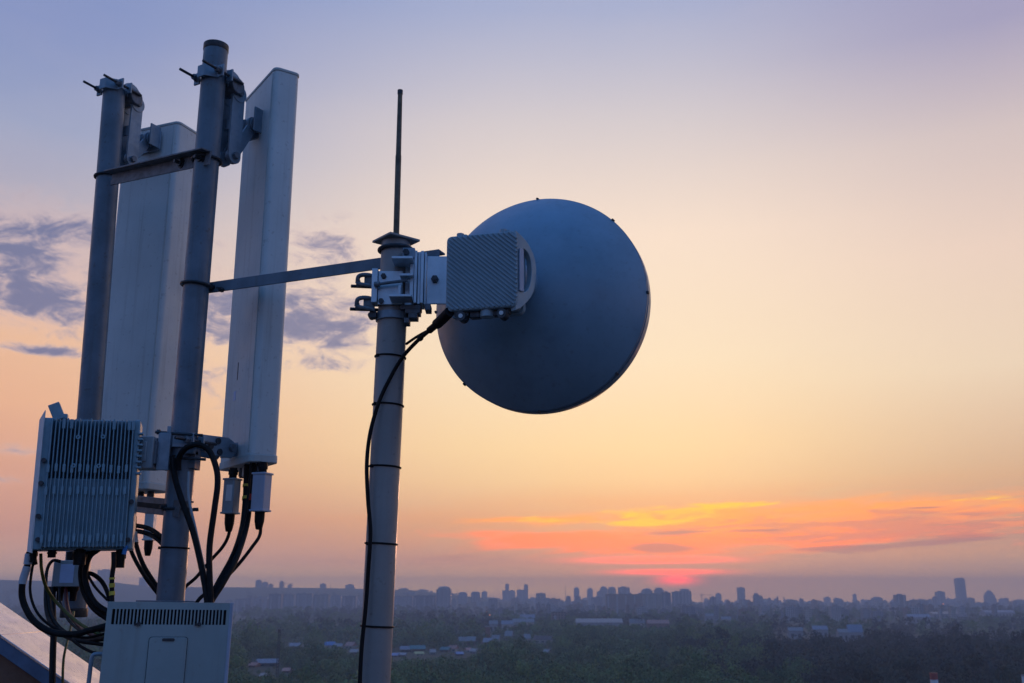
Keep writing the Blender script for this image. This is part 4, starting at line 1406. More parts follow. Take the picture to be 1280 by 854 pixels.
def bld(x0, x1, top, Y, style='slab', fac=0, label=None, group=None, rot=0.0, name='apartment_block', small=False):
    cx = gx((x0 + x1) / 2, Y)
    w = (x1 - x0) * KH * Y
    z1 = P(640, top, Y).z
    zb = gz(cx, Y) - 0.6
    h = max(6.0, z1 - zb)
    dpt = max(12.0, min(w * 0.6, 18.0)) if style in ('slab', 'low') else w * 0.9
    if small:
        b = MB()
        b.box((0, 0, h / 2), (w, dpt, h))
        b.box((w * random.uniform(-.2, .2), 0, h + 1.2), (w * 0.3, dpt * 0.5, 2.4))
        o = b.build(name, FAC[fac])
        o.location = (cx, Y, zb)
        o.rotation_euler = (0, 0, R(rot))
        return tag(o, label, 'building', group)
    t = bthing(name, label, 'building', cx, Y, group, rot)
    if style == 'slab':
        MB().box((0, 0, h / 2), (w, dpt, h)).build('wall', FAC[fac], t)
        MB().box((0, 0, h + 0.35), (w + 0.6, dpt + 0.6, 0.7)).build('parapet', M_FLAT, t)
        n = max(1, int(w / 22))
        for k in range(n):
            x = (k + 0.5) / n * w - w / 2
            MB().box((x, 0, h + 2.0), (6, 6, 2.6)).build('lift_housing', M_CONC, t)
        nb = max(2, int(w / 9))
        b = MB()
        for k in range(nb):
            x = (k + 0.5) / nb * w - w / 2
            if k % 2 == 0:
                MB().box((x, -dpt / 2 - 0.7, h / 2 - 1), (3.0, 1.35, h - 5)).build('balcony_column', M_BAL, t)
    elif style == 'tower':
        MB().box((0, 0, h / 2), (w, dpt, h)).build('wall', FAC[fac], t)
        MB().box((0, 0, h + 0.4), (w + 0.8, dpt + 0.8, 0.8)).build('parapet', M_FLAT, t)
        MB().box((0, 0, h + 2.4), (w * 0.42, dpt * 0.5, 3.2)).build('lift_housing', M_CONC, t)
        for sx in (-0.27, 0.27):
            MB().box((w * sx, -dpt / 2 - 0.7, h / 2), (w * 0.14, 1.4, h - 4)).build('balcony_column', M_BAL, t)
    elif style == 'round':
        hh = h * 0.90
        MB().box((0, 0, hh / 2), (w, dpt, hh)).build('wall', FAC[fac], t)
        MB().lathe([(w * 0.42, hh - 0.5), (w * 0.42, hh + h * 0.04), (w * 0.36, hh + h * 0.075), (w * 0.22, h - 0.5), (0, h)], seg=12).build('crown_roof', M_CONC, t, ang=20)
        for sx in (-0.3, 0, 0.3):
            MB().box((w * sx, -dpt / 2 - 0.7, hh / 2), (w * 0.12, 1.4, hh - 3)).build('balcony_column', M_BAL, t)
        MB().cyl((0, 0, h - 0.5), (0, 0, h + 7), 0.35, 0.12, 6).build('spire', M_CONC, t)
    elif style == 'step':
        MB().box((0, 0, h * 0.34), (w, dpt, h * 0.68)).build('lower_storeys', FAC[fac], t)
        MB().box((0, 0, h * 0.76), (w * 0.74, dpt * 0.74, h * 0.2)).build('upper_storeys', FAC[fac], t)
        MB().box((0, 0, h * 0.905), (w * 0.44, dpt * 0.44, h * 0.13)).build('top_storeys', FAC[fac], t)
        MB().cyl((0, 0, h * 0.965), (0, 0, h * 1.03), w * 0.16, w * 0.04, 8).build('spire', M_CONC, t)
    elif style == 'slant':
        n = 14
        b = MB()
        pr = [(-w / 2, 0)] + [(-w / 2 + w * 0.0 + (w * 0.16) * (1 - math.cos(R(90 * k / 5))), h * 0.925 + h * 0.055 * math.sin(R(90 * k / 5))) for k in range(6)]
        pr += [(w * 0.12 + w * 0.38 * math.sin(R(90 * k / 6)), h * 0.905 + h * 0.095 * math.cos(R(90 * k / 6))) for k in range(7)] + [(w / 2, 0)]
        b.prism(list(reversed(pr)), -dpt / 2, dpt / 2)
        b.build('glass_shaft', FAC[4], t)
        MB().box((0, 0, 6), (w * 1.25, dpt * 1.2, 12)).build('podium', FAC[2], t)
        for sx in (-0.25, 0.25):
            MB().box((w * sx, -dpt / 2 - 0.3, h * 0.45), (1.0, 0.6, h * 0.88)).build('facade_fin', M_CONC, t)
    return t


SIGHT = []


def hall(x0, x1, y0, y1, Y, roof, wallk, label, group=None, name='industrial_hall', rot=0, pitch=0.12):
    """low building with a shallow gable, its roof facing the camera"""
    SIGHT.append((x0 - 1.0, x1 + 1.0, y0 + (y1 - y0) * random.uniform(0.45, 0.85), Y))
    cx = gx((x0 + x1) / 2, Y)
    w = (x1 - x0) * KH * Y
    t = bthing(name, label, 'building', cx, Y, group, rot)
    h = max(3.0, P(640, y0, Y).z - (gz(cx, Y) - 0.6))
    d = max(8.0, w * 0.45)
    eh = h * (1 - pitch * 2.2)
    MB().box((0, 0, eh / 2), (w, d, eh)).build('wall', M_HWALL[wallk], t)
    b = MB()
    o_ = 0.5
    for s in (-1, 1):
        b.add([V(-w / 2 - o_, s * (d / 2 + o_), eh), V(w / 2 + o_, s * (d / 2 + o_), eh), V(w / 2 + o_, 0, h), V(-w / 2 - o_, 0, h),
               V(-w / 2 - o_, s * (d / 2 + o_), eh + 0.25), V(w / 2 + o_, s * (d / 2 + o_), eh + 0.25), V(w / 2 + o_, 0, h + 0.25), V(-w / 2 - o_, 0, h + 0.25)],
              [(0, 1, 2, 3), (7, 6, 5, 4), (0, 4, 5, 1), (1, 5, 6, 2), (2, 6, 7, 3), (3, 7, 4, 0)])
    for sx in (-1, 1):
        x = sx * (w / 2 - 0.1)
        b.add([V(x, -d / 2, eh), V(x, d / 2, eh), V(x, 0, h)], [(0, 1, 2)])
    b.build('roof', M_ROOFS[roof], t)
    nw = max(2, min(9, int(w / 5)))
    for k in range(nw):
        x = (k + 0.5) / nw * w - w / 2
        MB().box((x, -d / 2 - 0.03, eh * 0.55), (w / nw * 0.45, 0.1, eh * 0.32)).build('window', M_CABIN, t)
    if name == 'house':
        MB().box((w * 0.22, d * 0.12, h + 0.2), (0.7, 0.7, 1.6)).build('chimney', M_HWALL[1], t)
    return t


L_ = 'hazy '
# left hill skyline
bld(122, 138, 713, 3650, 'tower', 2, 'tall hazy block on the left hill behind the cable loops, with crane beside')
bld(174, 184, 722.5, 3700, 'tower', 0, 'small hazy block on the left hill just left of middle pole')
bld(319.5, 326.5, 726, 3700, 'tower', 2, 'tallest and leftmost of three hill blocks right of the cabinet cables')
bld(327.5, 334.5, 728.5, 3750, 'tower', 0, 'middle of three joined hill blocks right of the cabinet cables')
bld(335, 341, 731, 3800, 'tower', 0, 'lowest of three joined hill blocks right of the cabinet cables')
bld(349, 354, 727.5, 3800, 'tower', 2, 'lone thin hill block between the hill trio and dish pole')
bld(359.5, 365, 731.5, 3800, 'tower', 0, 'small hill block just right of the lone thin one')
bld(400, 407, 730.5, 3900, 'tower', 2, 'lone square block topping the hill left of dish pole')
bld(432, 443, 731.5, 3900, 'tower', 0, 'wide stepped hill block closest to the dish pole on its left')
# slabs in front of the hill
for (x0, x1, tp, Y, f, lb) in ((338, 353, 743, 2350, 2, 'leftmost slab of the long pale apartment row under the hill'), (355, 369, 744, 2450, 0, 'second slab from the left in the apartment row under the hill'),
                               (371, 391, 742.5, 2330, 0, 'third and broad slab in the apartment row under the hill'), (393, 412, 744, 2400, 3, 'fourth cream slab in the apartment row under the hill'),
                               (415, 427, 745, 2500, 0, 'fifth narrow slab in the apartment row under the hill'), (429, 446, 745.5, 2420, 2, 'last grey slab of the apartment row before the dish pole'),
                               (296, 316, 749, 2600, 2, 'low grey slab at the row end right of cabinet'), (318, 336, 751, 2700, 0, 'low pale slab set back beside the row end')):
    bld(x0, x1, tp, Y, 'slab', f, lb, rot=random.uniform(-8, 8))
bld(493, 516, 746, 2500, 'slab', 0, 'pale long slab immediately right of the dish pole')
bld(517, 545, 745, 2450, 'slab', 2, 'grey long slab left of the round crowned tower')
bld(546, 564, 733, 2400, 'round', 0, 'pale tower with round crown, tallest right of the dish pole')
bld(573, 584, 740, 3200, 'round', 0, 'first small domed block right of the round crowned tower')
bld(589, 600, 739.5, 3300, 'round', 2, 'second small domed block right of the round crowned tower')
bld(611, 622, 747, 2600, 'round', 2, 'dark low domed block left of the twin thin towers')
bld(602, 609, 740, 4200, 'tower', 0, 'narrow grey block between the domed blocks and twin thin towers')
bld(628, 644, 738.5, 4300, 'slab', 0, 'broad base building at the foot of the first thin tower')
bld(631.5, 636, 730.5, 4500, 'tower', 2, 'first thin tower of the pair on the skyline under dish')
bld(646, 660, 737.5, 4300, 'slab', 2, 'broad base building at the foot of the second thin tower')
bld(655, 660, 731.5, 4500, 'tower', 2, 'second thin tower of the pair on the skyline under dish')
bld(670, 682, 742, 3400, 'slab', 1, 'low reddish slab right of the thin tower pair')
bld(717.5, 724, 734, 4400, 'round', 2, 'first of two separate slim blocks before the central cluster')
bld(734, 741, 735, 4400, 'round', 2, 'second of two separate slim blocks before the central cluster')
bld(746, 752, 740, 3700, 'tower', 0, 'stepped low left shoulder of the central cluster')
bld(750, 759, 733, 3800, 'round', 2, 'leftmost high block of the central cluster with thin spire')
bld(760, 769.5, 733.5, 3700, 'round', 1, 'brick-toned domed block second in the central cluster')
bld(773, 786.5, 734.5, 3600, 'tower', 2, 'square-topped wide block in the central cluster gap')
bld(757, 806, 743, 2350, 'slab', 1, 'widest dark brick slab at the base of the central cluster')
bld(802, 815, 735.5, 2900, 'round', 0, 'pale block with spire right of the wide dark slab')
bld(818, 829, 734.5, 2950, 'round', 0, 'pale domed block beside the sun glow, left of blue-grey slab')
bld(805, 826, 743, 2320, 'slab', 3, 'cream flat slab in front of the two pale domed blocks')
bld(827, 838, 741, 2280, 'slab', 2, 'narrow blue-grey slab at the cluster right front')
bld(840, 850, 740.5, 3000, 'tower', 2, 'grey block under the red sun glow')
bld(849, 863, 736, 3000, 'round', 2, 'wide domed block right of the red sun glow')
bld(887, 894, 747, 2900, 'tower', 4, 'small dark lone block right of the sun glow')
bld(894.5, 901, 742.5, 4300, 'tower', 0, 'small pale block behind the dark lone block')
bld(922, 930.5, 735, 4200, 'tower', 2, 'slim flat-topped tower standing alone right of sun glow')
bld(924, 936, 750, 3000, 'slab', 2, 'low slab at the foot of the lone slim tower')
bld(941.5, 948.5, 741.5, 2900, 'round', 2, 'rounded dark tower left of the two thin chimneys')
bld(948.6, 953, 746, 2900, 'tower', 0, 'narrow annex joined to the rounded dark tower')
for k, (px, tp, lb) in enumerate(((971.5, 746, 'darker left one of two thin factory chimneys on the skyline'), (979.5, 746.5, 'paler right one of two thin factory chimneys on the skyline'))):
    Y = 3100
    x = gx(px, Y)
    t = bthing('factory_chimney', lb, 'chimney', x, Y)
    h = P(640, tp, Y).z + 1 - gz(x, Y)
    MB().cyl((0, 0, 0), (0, 0, h), 2.9 if k == 0 else 2.2, 2.0 if k == 0 else 1.6, 12).build('shaft', M_HWALL[1] if k == 0 else M_CONC, t)
    MB().lathe([(2.2, h - 2), (2.4, h - 2), (2.4, h), (1.2, h)], seg=12).build('rim', M_CONC, t)
bld(1090, 1101, 746, 3600, 'round', 0, 'pale pointed block left of the dark square tower')
bld(1118, 1130, 744, 3000, 'tower', 4, 'dark square tower, first of the right-hand skyline group')
bld(1132, 1143, 751.5, 3000, 'slab', 1, 'low brick block right of the dark square tower')
bld(1147, 1158, 751, 3100, 'slab', 2, 'low grey block in the middle of the right-hand group')
bld(1158.5, 1164, 750, 3600, 'tower', 0, 'pale small block between low grey block and the slim tower')
bld(1165, 1170, 747, 3300, 'tower', 2, 'narrow block attached left of the slim flat tower')
bld(1170, 1179.5, 740, 3800, 'tower', 2, 'slim flat tower left of the tallest skyscraper')
bld(1196, 1206, 722.3, 4400, 'slant', 4, 'tallest dark skyscraper with slanted rounded top at right', name='skyscraper')
bld(1207.6, 1214, 748, 4400, 'tower', 0, 'low block tucked against the skyscraper on its right')
bld(1231, 1241.5, 738, 4300, 'step', 2, 'stepped tower with pointed top, right of the skyscraper')
bld(1248, 1254, 749, 4400, 'tower', 0, 'small block right of the stepped pointed tower')
bld(1030, 1037, 747, 4700, 'tower', 0, 'faint far block midway between chimneys and dark square tower')
bld(1043, 1051, 748.5, 4600, 'slab', 2, 'faint low far block right of the faint midway one')
bld(1066, 1070, 743.5, 4800, 'tower', 0, 'faint thin far block left of the pale pointed one')

# filler: the hazy mass of far blocks, small as a few pixels each
regs = [(492, 640, 744, 751, 40, 'small hazy far block between dish pole and thin tower pair', 'far blocks right of the dish pole'),
        (640, 760, 745, 753, 42, 'small hazy far block under the dish between tower pair and central cluster', 'far blocks under the dish'),
        (860, 1000, 748, 755, 44, 'small hazy far block between sun glow and the two chimneys', 'far blocks right of the sun glow'),
        (1000, 1280, 747, 755, 74, 'small hazy far block among the right-hand skyline', 'far blocks of the right-hand skyline'),
        (620, 900, 753, 764, 44, 'small grey mid-rise block in the haze below the central cluster', 'mid-rise blocks below the central cluster'),
        (900, 1280, 755, 764, 46, 'small grey mid-rise block in the haze between the wood and right-hand skyline', 'mid-rise blocks beyond the wood'),
        (286, 455, 744, 751, 26, 'small hazy far block on the slope behind the apartment row', 'far blocks on the hill slope')]
for x0, x1, t0, t1, n, lb, grp in regs:
    for k in range(n):
        Y = random.uniform(2700, 5200)
        px = random.uniform(x0, x1)
        if x0 == 286:
            Y = random.uniform(2600, 3000)
        if t0 > 752:
            Y = random.uniform(1650, 2400)
        w = random.choice((random.uniform(3, 6), random.uniform(6, 14)))
        tp = random.uniform(t0, t1) + (1.5 if w > 8 else 0)
        bld(px - w / 2, px + w / 2, tp, Y, fac=random.choice((0, 0, 1, 2, 2, 3)), label=lb, group=grp, rot=random.uniform(-25, 25), small=True)

# industrial strip and houses in the trees
hall(641, 667, 773.5, 780, 1290, 'white', 0, 'long low hall with pale pink-lit roof under the dish')
hall(650, 668, 768.5, 774, 1500, 'grey', 0, 'grey hall set behind the pink-lit one')
hall(719, 776, 773.5, 784, 1250, 'white', 2, 'longest low white hall with a bright roof edge')
hall(786, 804, 774, 784, 1240, 'white', 0, 'short white hall right of the longest one')
hall(808, 834, 775, 785, 1230, 'pink', 1, 'brick hall with reddish roof right of the short white one')
bld(689, 706.5, 765.5, 1270, 'slab', 1, 'square mid-rise block with dark sides beside a lit lamp')
hall(627, 641, 776, 786, 1180, 'grey', 0, 'small grey depot left of the pink-lit hall')
hall(612, 622, 776, 786, 1200, 'white', 2, 'small white shed by the red brick shaft')
hall(982, 999, 784.5, 793, 1080, 'white', 2, 'white-roofed hall at the wood edge, leftmost of the four')
hall(1012, 1030, 782.5, 792, 1090, 'grey', 2, 'grey-roofed hall at the wood edge, second of the four')
hall(1043, 1055, 786.5, 795, 1030, 'white', 2, 'brightest small white hall at the wood edge')
hall(1055.5, 1073, 781, 795, 1050, 'paleblue', 2, 'pale blue tall hall at the wood edge, rightmost of the four', pitch=0.2)
hall(900, 912, 771, 779, 1500, 'white', 0, 'small pale hall among trees below the lone slim tower')
hall(880, 890, 767, 777, 1600, 'white', 2, 'small white end wall among trees right of central cluster')
hall(1130, 1158, 768, 776, 1560, 'grey', 2, 'wide pale hall beyond the dark wood ridge')
hall(1160, 1202, 765, 772, 1900, 'white', 2, 'widest pale hall roof below the skyscraper')
hall(1225, 1262, 763, 770, 2000, 'grey', 2, 'pale hall below the stepped pointed tower')
hs = [(327, 352, 824, 836, 660, 'grey', 3, 'wide grey-purple roofed house beside the lone mast'), (319, 328, 830, 836, 650, 'pink', 1, 'small red roofed house left of the wide grey one'),
      (409, 421, 802.5, 807, 900, 'blue', 0, 'narrow bright blue roofed house left of the dish pole'), (421, 430, 804.5, 811, 880, 'white', 3, 'white roofed cottage just right of blue roofed one'),
      (436, 446, 803, 810, 885, 'pink', 0, 'pinkish roofed cottage left of the dish pole'), (441, 450, 812, 819, 800, 'white', 3, 'pale roofed cottage close against the dish pole left side'),
      (489, 500, 820, 828, 770, 'blue', 3, 'brightest blue roofed cottage right of the dish pole'), (500, 509, 818, 825, 775, 'grey', 3, 'grey roofed cottage right of brightest blue one'),
      (514, 532, 807, 816, 830, 'teal', 3, 'wide teal roofed house right of the dish pole'), (520, 530, 815, 823, 790, 'yellow', 0, 'yellowish roofed house in front of the teal roof'),
      (503, 514, 808, 816, 830, 'grey', 3, 'grey roofed house left of the teal roof'), (539, 545, 812, 820, 800, 'white', 2, 'tiny white cottage right of the teal roof'),
      (553, 563, 809, 816, 830, 'teal', 3, 'second small teal roof left of the pink roof'), (563, 572, 807, 814, 840, 'pink', 0, 'pink roofed house in the middle of the garden houses'),
      (574, 584, 796.5, 802, 930, 'white', 0, 'left of two adjoining white roofed houses above the gardens'), (585, 595, 796, 803, 925, 'white', 3, 'right of two adjoining white roofed houses above the gardens'),
      (583, 589, 810, 816, 830, 'pink', 0, 'small pinkish cottage right of the pink roofed house'), (590, 597, 811, 818, 815, 'white', 2, 'small white cottage at the right end of the gardens'),
      (571, 579, 816, 823, 790, 'blue', 3, 'dull blue roofed cottage below the pink roofed house'), (616, 625, 794, 800, 950, 'white', 0, 'pale roofed house right of the brick shaft'),
      (605, 614, 798, 803, 920, 'grey', 3, 'grey cottage at the foot of the brick shaft'), (632, 641, 789, 796, 1000, 'white', 2, 'pale roofed cottage under the pink-lit hall'),
      (655, 662, 793, 799, 960, 'white', 0, 'small pale cottage right of the garden houses, below the halls'), (668, 690, 795, 801, 950, 'brown', 0, 'long brown roofed house below the square mid-rise'),
      (680, 686, 812, 816, 800, 'white', 2, 'tiny white hut alone in the dark trees under the dish'), (360, 368, 836, 843, 610, 'pink', 3, 'small cottage right of the lone mast'),
      (366, 378, 804, 810, 890, 'grey', 3, 'grey shed roof in trees right of the lone mast'), (333, 340, 842, 848, 570, 'white', 3, 'white roofed hut below the wide grey roofed house')]
for x0, x1, y0, y1, Y, rf, wk, lb in hs:
    hall(x0, x1, y0, y1, Y, rf, wk, lb, None, 'house', random.uniform(-18, 18), 0.22)

# red brick shaft
Y = 940
x = gx(610, Y)
t = bthing('brick_tower', 'square reddish brick shaft rising from trees under the dish edge', 'tower', x, Y)
h = P(640, 783, Y).z - gz(x, Y)
MB().box((0, 0, h / 2), (4.6, 4.6, h)).build('wall', M_HWALL[1], t)
MB().box((0, 0, h + 0.4), (5.2, 5.2, 0.8)).build('cornice', M_CONC, t)

# lone dark mast left, red-and-white chimney and white post right
Y = 520
x = gx(352, Y)
t = bthing('radio_mast', 'thin dark lattice mast rising from trees right of the cabinet', 'mast', x, Y)
h = P(640, 786, Y).z - gz(x, Y)
b = MB()
wb = 0.62
for sx in (-1, 1):
    for sy in (-1, 1):
        b.cyl((sx * wb, sy * wb, 0), (sx * wb * 0.7, sy * wb * 0.7, h), 0.09, seg=5)
nb = 18
for k in range(nb):
    z0, z1 = h * k / nb, h * (k + 1) / nb
    s0, s1 = wb * (1 - 0.3 * k / nb), wb * (1 - 0.3 * (k + 1) / nb)
    for sg in (1, -1):
        b.cyl((-s0 * sg, -s0, z0), (s1 * sg, -s1, z1), 0.045, seg=4)
        b.cyl((-s0 * sg, s0, z0), (s1 * sg, s1, z1), 0.045, seg=4)
        b.cyl((-s0, -s0 * sg, z0), (-s1, s1 * sg, z1), 0.045, seg=4)
        b.cyl((s0, -s0 * sg, z0), (s1, s1 * sg, z1), 0.045, seg=4)
b.build('lattice', M_BOLT, t)
MB().cyl((0, 0, h - 1.5), (0, 0, h + 0.3), 0.75, 0.75, 10).build('aerial_drum', M_BOLT, t)
Y = 300
x = gx(1157, Y)
t = bthing('boiler_chimney', 'white chimney with red top at the bottom edge of the wood', 'chimney', x, Y)
h = P(640, 838.5, Y).z - gz(x, Y)
M_WP = mat('white painted steel', (0.62, 0.66, 0.72), 0.6, 0, 0.1, 0.8)
M_RP = mat('red painted steel', (0.30, 0.05, 0.04), 0.6, 0, 0.1, 0.8)
MB().cyl((0, 0, 0), (0, 0, h - 1.8), 1.12, 1.05, 24).build('shaft', M_WP, t)
MB().cyl((0, 0, h - 1.798), (0, 0, h - 0.2), 1.07, 1.05, 24).cyl((0, 0, h - 0.2), (0, 0, h), 1.15, 1.15, 24).build('red_top', M_RP, t)
b = MB()
for k in range(3):
    b.ring((0, 0, h - 3 - k * 1.3), V(0, 0, 1), 1.12, 0.05, 24, 6)
b.build('hoop', M_BOLT, t)
Y = 260
x = gx(1267, Y)
t = bthing('lighting_post', 'pale post standing at the far right bottom edge', 'post', x, Y)
h = P(640, 840.5, Y).z - gz(x, Y)
MB().cyl((0, 0, 0), (0, 0, h), 0.56, 0.46, 16).build('shaft', M_WP, t)
MB().lathe([(0.52, h - 0.3), (0.54, h - 0.3), (0.54, h), (0, h + 0.05)], seg=16).build('post_cap', M_CONC, t)

# thin masts and cranes on the skyline
for px, tp, Y, lb in ((707, 731.5, 3500, 'thin mast on the skyline under the dish right side'), (413, 729.5, 3950, 'thin mast on hill right of the lone square block'),
                      (646.8, 732.5, 4200, 'needle beside the second thin tower'), (571.5, 736.5, 3300, 'needle right of the round crowned tower')):
    x = gx(px, Y)
    t = bthing('skyline_mast', lb, 'mast', x, Y)
    h = P(640, tp, Y).z - gz(x, Y)
    MB().cyl((0, 0, 0), (0, 0, h), 1.1, 0.5, 6).build('shaft', M_BOLT, t)
    MB().box((0, 0, h * 0.8), (2.6, 2.6, 0.8)).build('platform', M_BOLT, t)
for px, tp, Y, s, lb in ((121, 711, 3600, -1, 'tower crane beside the tall left hill block'), (877, 742, 3400, 1, 'tiny tower crane right of the sun glow blocks'), (355, 728, 3900, 1, 'small tower crane on hill right of the lone thin block')):
    x = gx(px, Y)
    t = bthing('tower_crane', lb, 'crane', x, Y)
    h = P(640, tp + 1.5, Y).z - gz(x, Y)
    MB().box((0, 0, h / 2), (1.7, 1.7, h)).build('mast', M_BOLT, t)
    MB().box((s * 14, 0, h), (40, 1.3, 1.3)).build('jib', M_BOLT, t)
    MB().box((0, 0, h + 3), (1.0, 1.0, 6)).build('apex', M_BOLT, t)
    MB().box((-s * 5, 0, h - 2), (3, 2, 3)).build('counterweight', M_CONC, t)

# a few lit lamps, plus one glowing head standing in for a reddish reflection
def emis(name, col, st):
    m = bpy.data.materials.new(name)
    m.use_nodes = True
    T = NT(m.node_tree)
    e = T.n('ShaderNodeEmission')
    e.inputs[0].default_value = (*col, 1)
    e.inputs[1].default_value = st
    o = T.n('ShaderNodeOutputMaterial')
    T.l(e.outputs[0], o.inputs[0])
    return m


M_LO = emis('orange lamp and glint', (1.0, 0.30, 0.10), 1.6)
M_LW = emis('warm white lamp', (1.0, 0.80, 0.40), 2.2)
for px, py, Y, mm, lb in ((608, 765, 1700, M_LO, 'upper orange lit lamp in the haze under the dish edge'), (612, 769, 1600, M_LO, 'lower orange lit lamp in the haze under the dish edge'),
                          (699.5, 779.5, 1200, M_LW, 'yellow-white lit lamp by the square mid-rise block'), (1179, 755, 2900, M_LO, 'tiny glowing stand-in for a reddish reflection at the slim flat tower foot')):
    p = P(px, py, Y)
    t = bthing('lamp_or_glint', lb, 'lamp', p.x, Y)
    h = max(4.0, p.z - gz(p.x, Y) + 0.6)
    MB().cyl((0, 0, 0), (0, 0, h), 0.22, 0.14, 8).build('lamp_or_glint_post', M_BOLT, t)
    r = 1.0 * Y / 1200
    MB().lathe([(0, h - r * 0.5), (r * 0.8, h - r * 0.3), (r * 0.9, h + r * 0.2), (0, h + r * 0.5)], seg=10).build('lamp_or_glint_head', mm, t)

# ================================================================== TREES


def leafmat(name, c0, c1, mass=False):
    m = bpy.data.materials.new(name)
    m.use_nodes = True
    T = NT(m.node_tree)
    bs = T.n('ShaderNodeBsdfPrincipled')
    o = T.n('ShaderNodeOutputMaterial')
    T.l(bs.outputs[0], o.inputs[0])
    geo = T.n('ShaderNodeNewGeometry')
    oi = T.n('ShaderNodeObjectInfo')
    ns = T.noise(geo.outputs['Position'], 0.09, 4, 0.6)
    at = T.n('ShaderNodeAttribute')
    at.attribute_name = 'tone'
    f = T.m('ADD', T.m('MULTIPLY', T.step(ns, 0.3, 0.7), 0.30), T.m('MULTIPLY', geo.outputs['Random Per Island'], 0.07))
    f = T.m('ADD', f, T.m('MULTIPLY', at.outputs['Fac'] if mass else oi.outputs['Random'], 0.68), clamp=True)
    T.l(T.mix(f, (*c0, 1), (*c1, 1)), bs.inputs['Base Color'])
    bs.inputs['Roughness'].default_value = 0.8
    return m


M_LEAF = leafmat('broadleaf foliage', (0.032, 0.066, 0.022), (0.170, 0.235, 0.065))
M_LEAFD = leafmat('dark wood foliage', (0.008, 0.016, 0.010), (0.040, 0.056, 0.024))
M_WOOD = leafmat('woodland foliage', (0.032, 0.066, 0.022), (0.170, 0.235, 0.065), True)
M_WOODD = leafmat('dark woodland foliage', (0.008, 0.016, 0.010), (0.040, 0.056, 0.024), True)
M_TRUNK = mat('bark', (0.06, 0.045, 0.035), 0.9, 0, 0.3, 3)


def crown_cloud(n_lobe, n_per, rad, hgt, base, q, seed):
    """numpy quads scattered on lobes through the crown volume: (N,4,3)"""
    g = np.random.default_rng(seed)
    th = g.uniform(0, 2 * np.pi, n_lobe)
    zz = g.uniform(0.05, 0.95, n_lobe)
    prof = np.sin(np.pi * np.clip(zz * 0.82 + 0.14, 0, 1)) ** 0.7
    rr = rad * prof * np.sqrt(g.uniform(0.1, 1, n_lobe)) * 0.78
    cen = np.stack([rr * np.cos(th), rr * np.sin(th), base + zz * (hgt - base) * 0.92], -1)
    lr = rad * g.uniform(0.32, 0.52, n_lobe)
    d = g.normal(size=(n_lobe, n_per, 3))
    d /= np.linalg.norm(d, axis=-1, keepdims=True)
    d[..., 2] = d[..., 2] * 0.8 + 0.12
    ps = cen[:, None] + d * lr[:, None, None] * g.uniform(0.80, 1.06, (n_lobe, n_per, 1))
    ps = ps.reshape(-1, 3)
    nrm = d.reshape(-1, 3) + g.normal(size=ps.shape) * 0.28
    nrm /= np.linalg.norm(nrm, axis=-1, keepdims=True)
    a = np.cross(nrm, g.normal(size=ps.shape))
    a /= np.linalg.norm(a, axis=-1, keepdims=True)
    b = np.cross(nrm, a)
    s = q * g.uniform(0.6, 1.25, (len(ps), 1))
    s2 = s * g.uniform(0.5, 0.9, (len(ps), 1))
    return np.stack([ps - a * s, ps - b * s2, ps + a * s, ps + b * s2], 1)


def quad_mesh(name, quads, m):
    n = len(quads)
    me = bpy.data.meshes.new(name)
    me.vertices.add(n * 4)
    me.vertices.foreach_set('co', quads.reshape(-1).astype(np.float32))
    me.loops.add(n * 4)
    me.loops.foreach_set('vertex_index', np.arange(n * 4, dtype=np.int32))
    me.polygons.add(n)
    me.polygons.foreach_set('loop_start', np.arange(0, n * 4, 4, dtype=np.int32))
    me.polygons.foreach_set('loop_total', np.full(n, 4, dtype=np.int32))
    me.materials.append(m)
    me.update()
    me.validate()
    return me


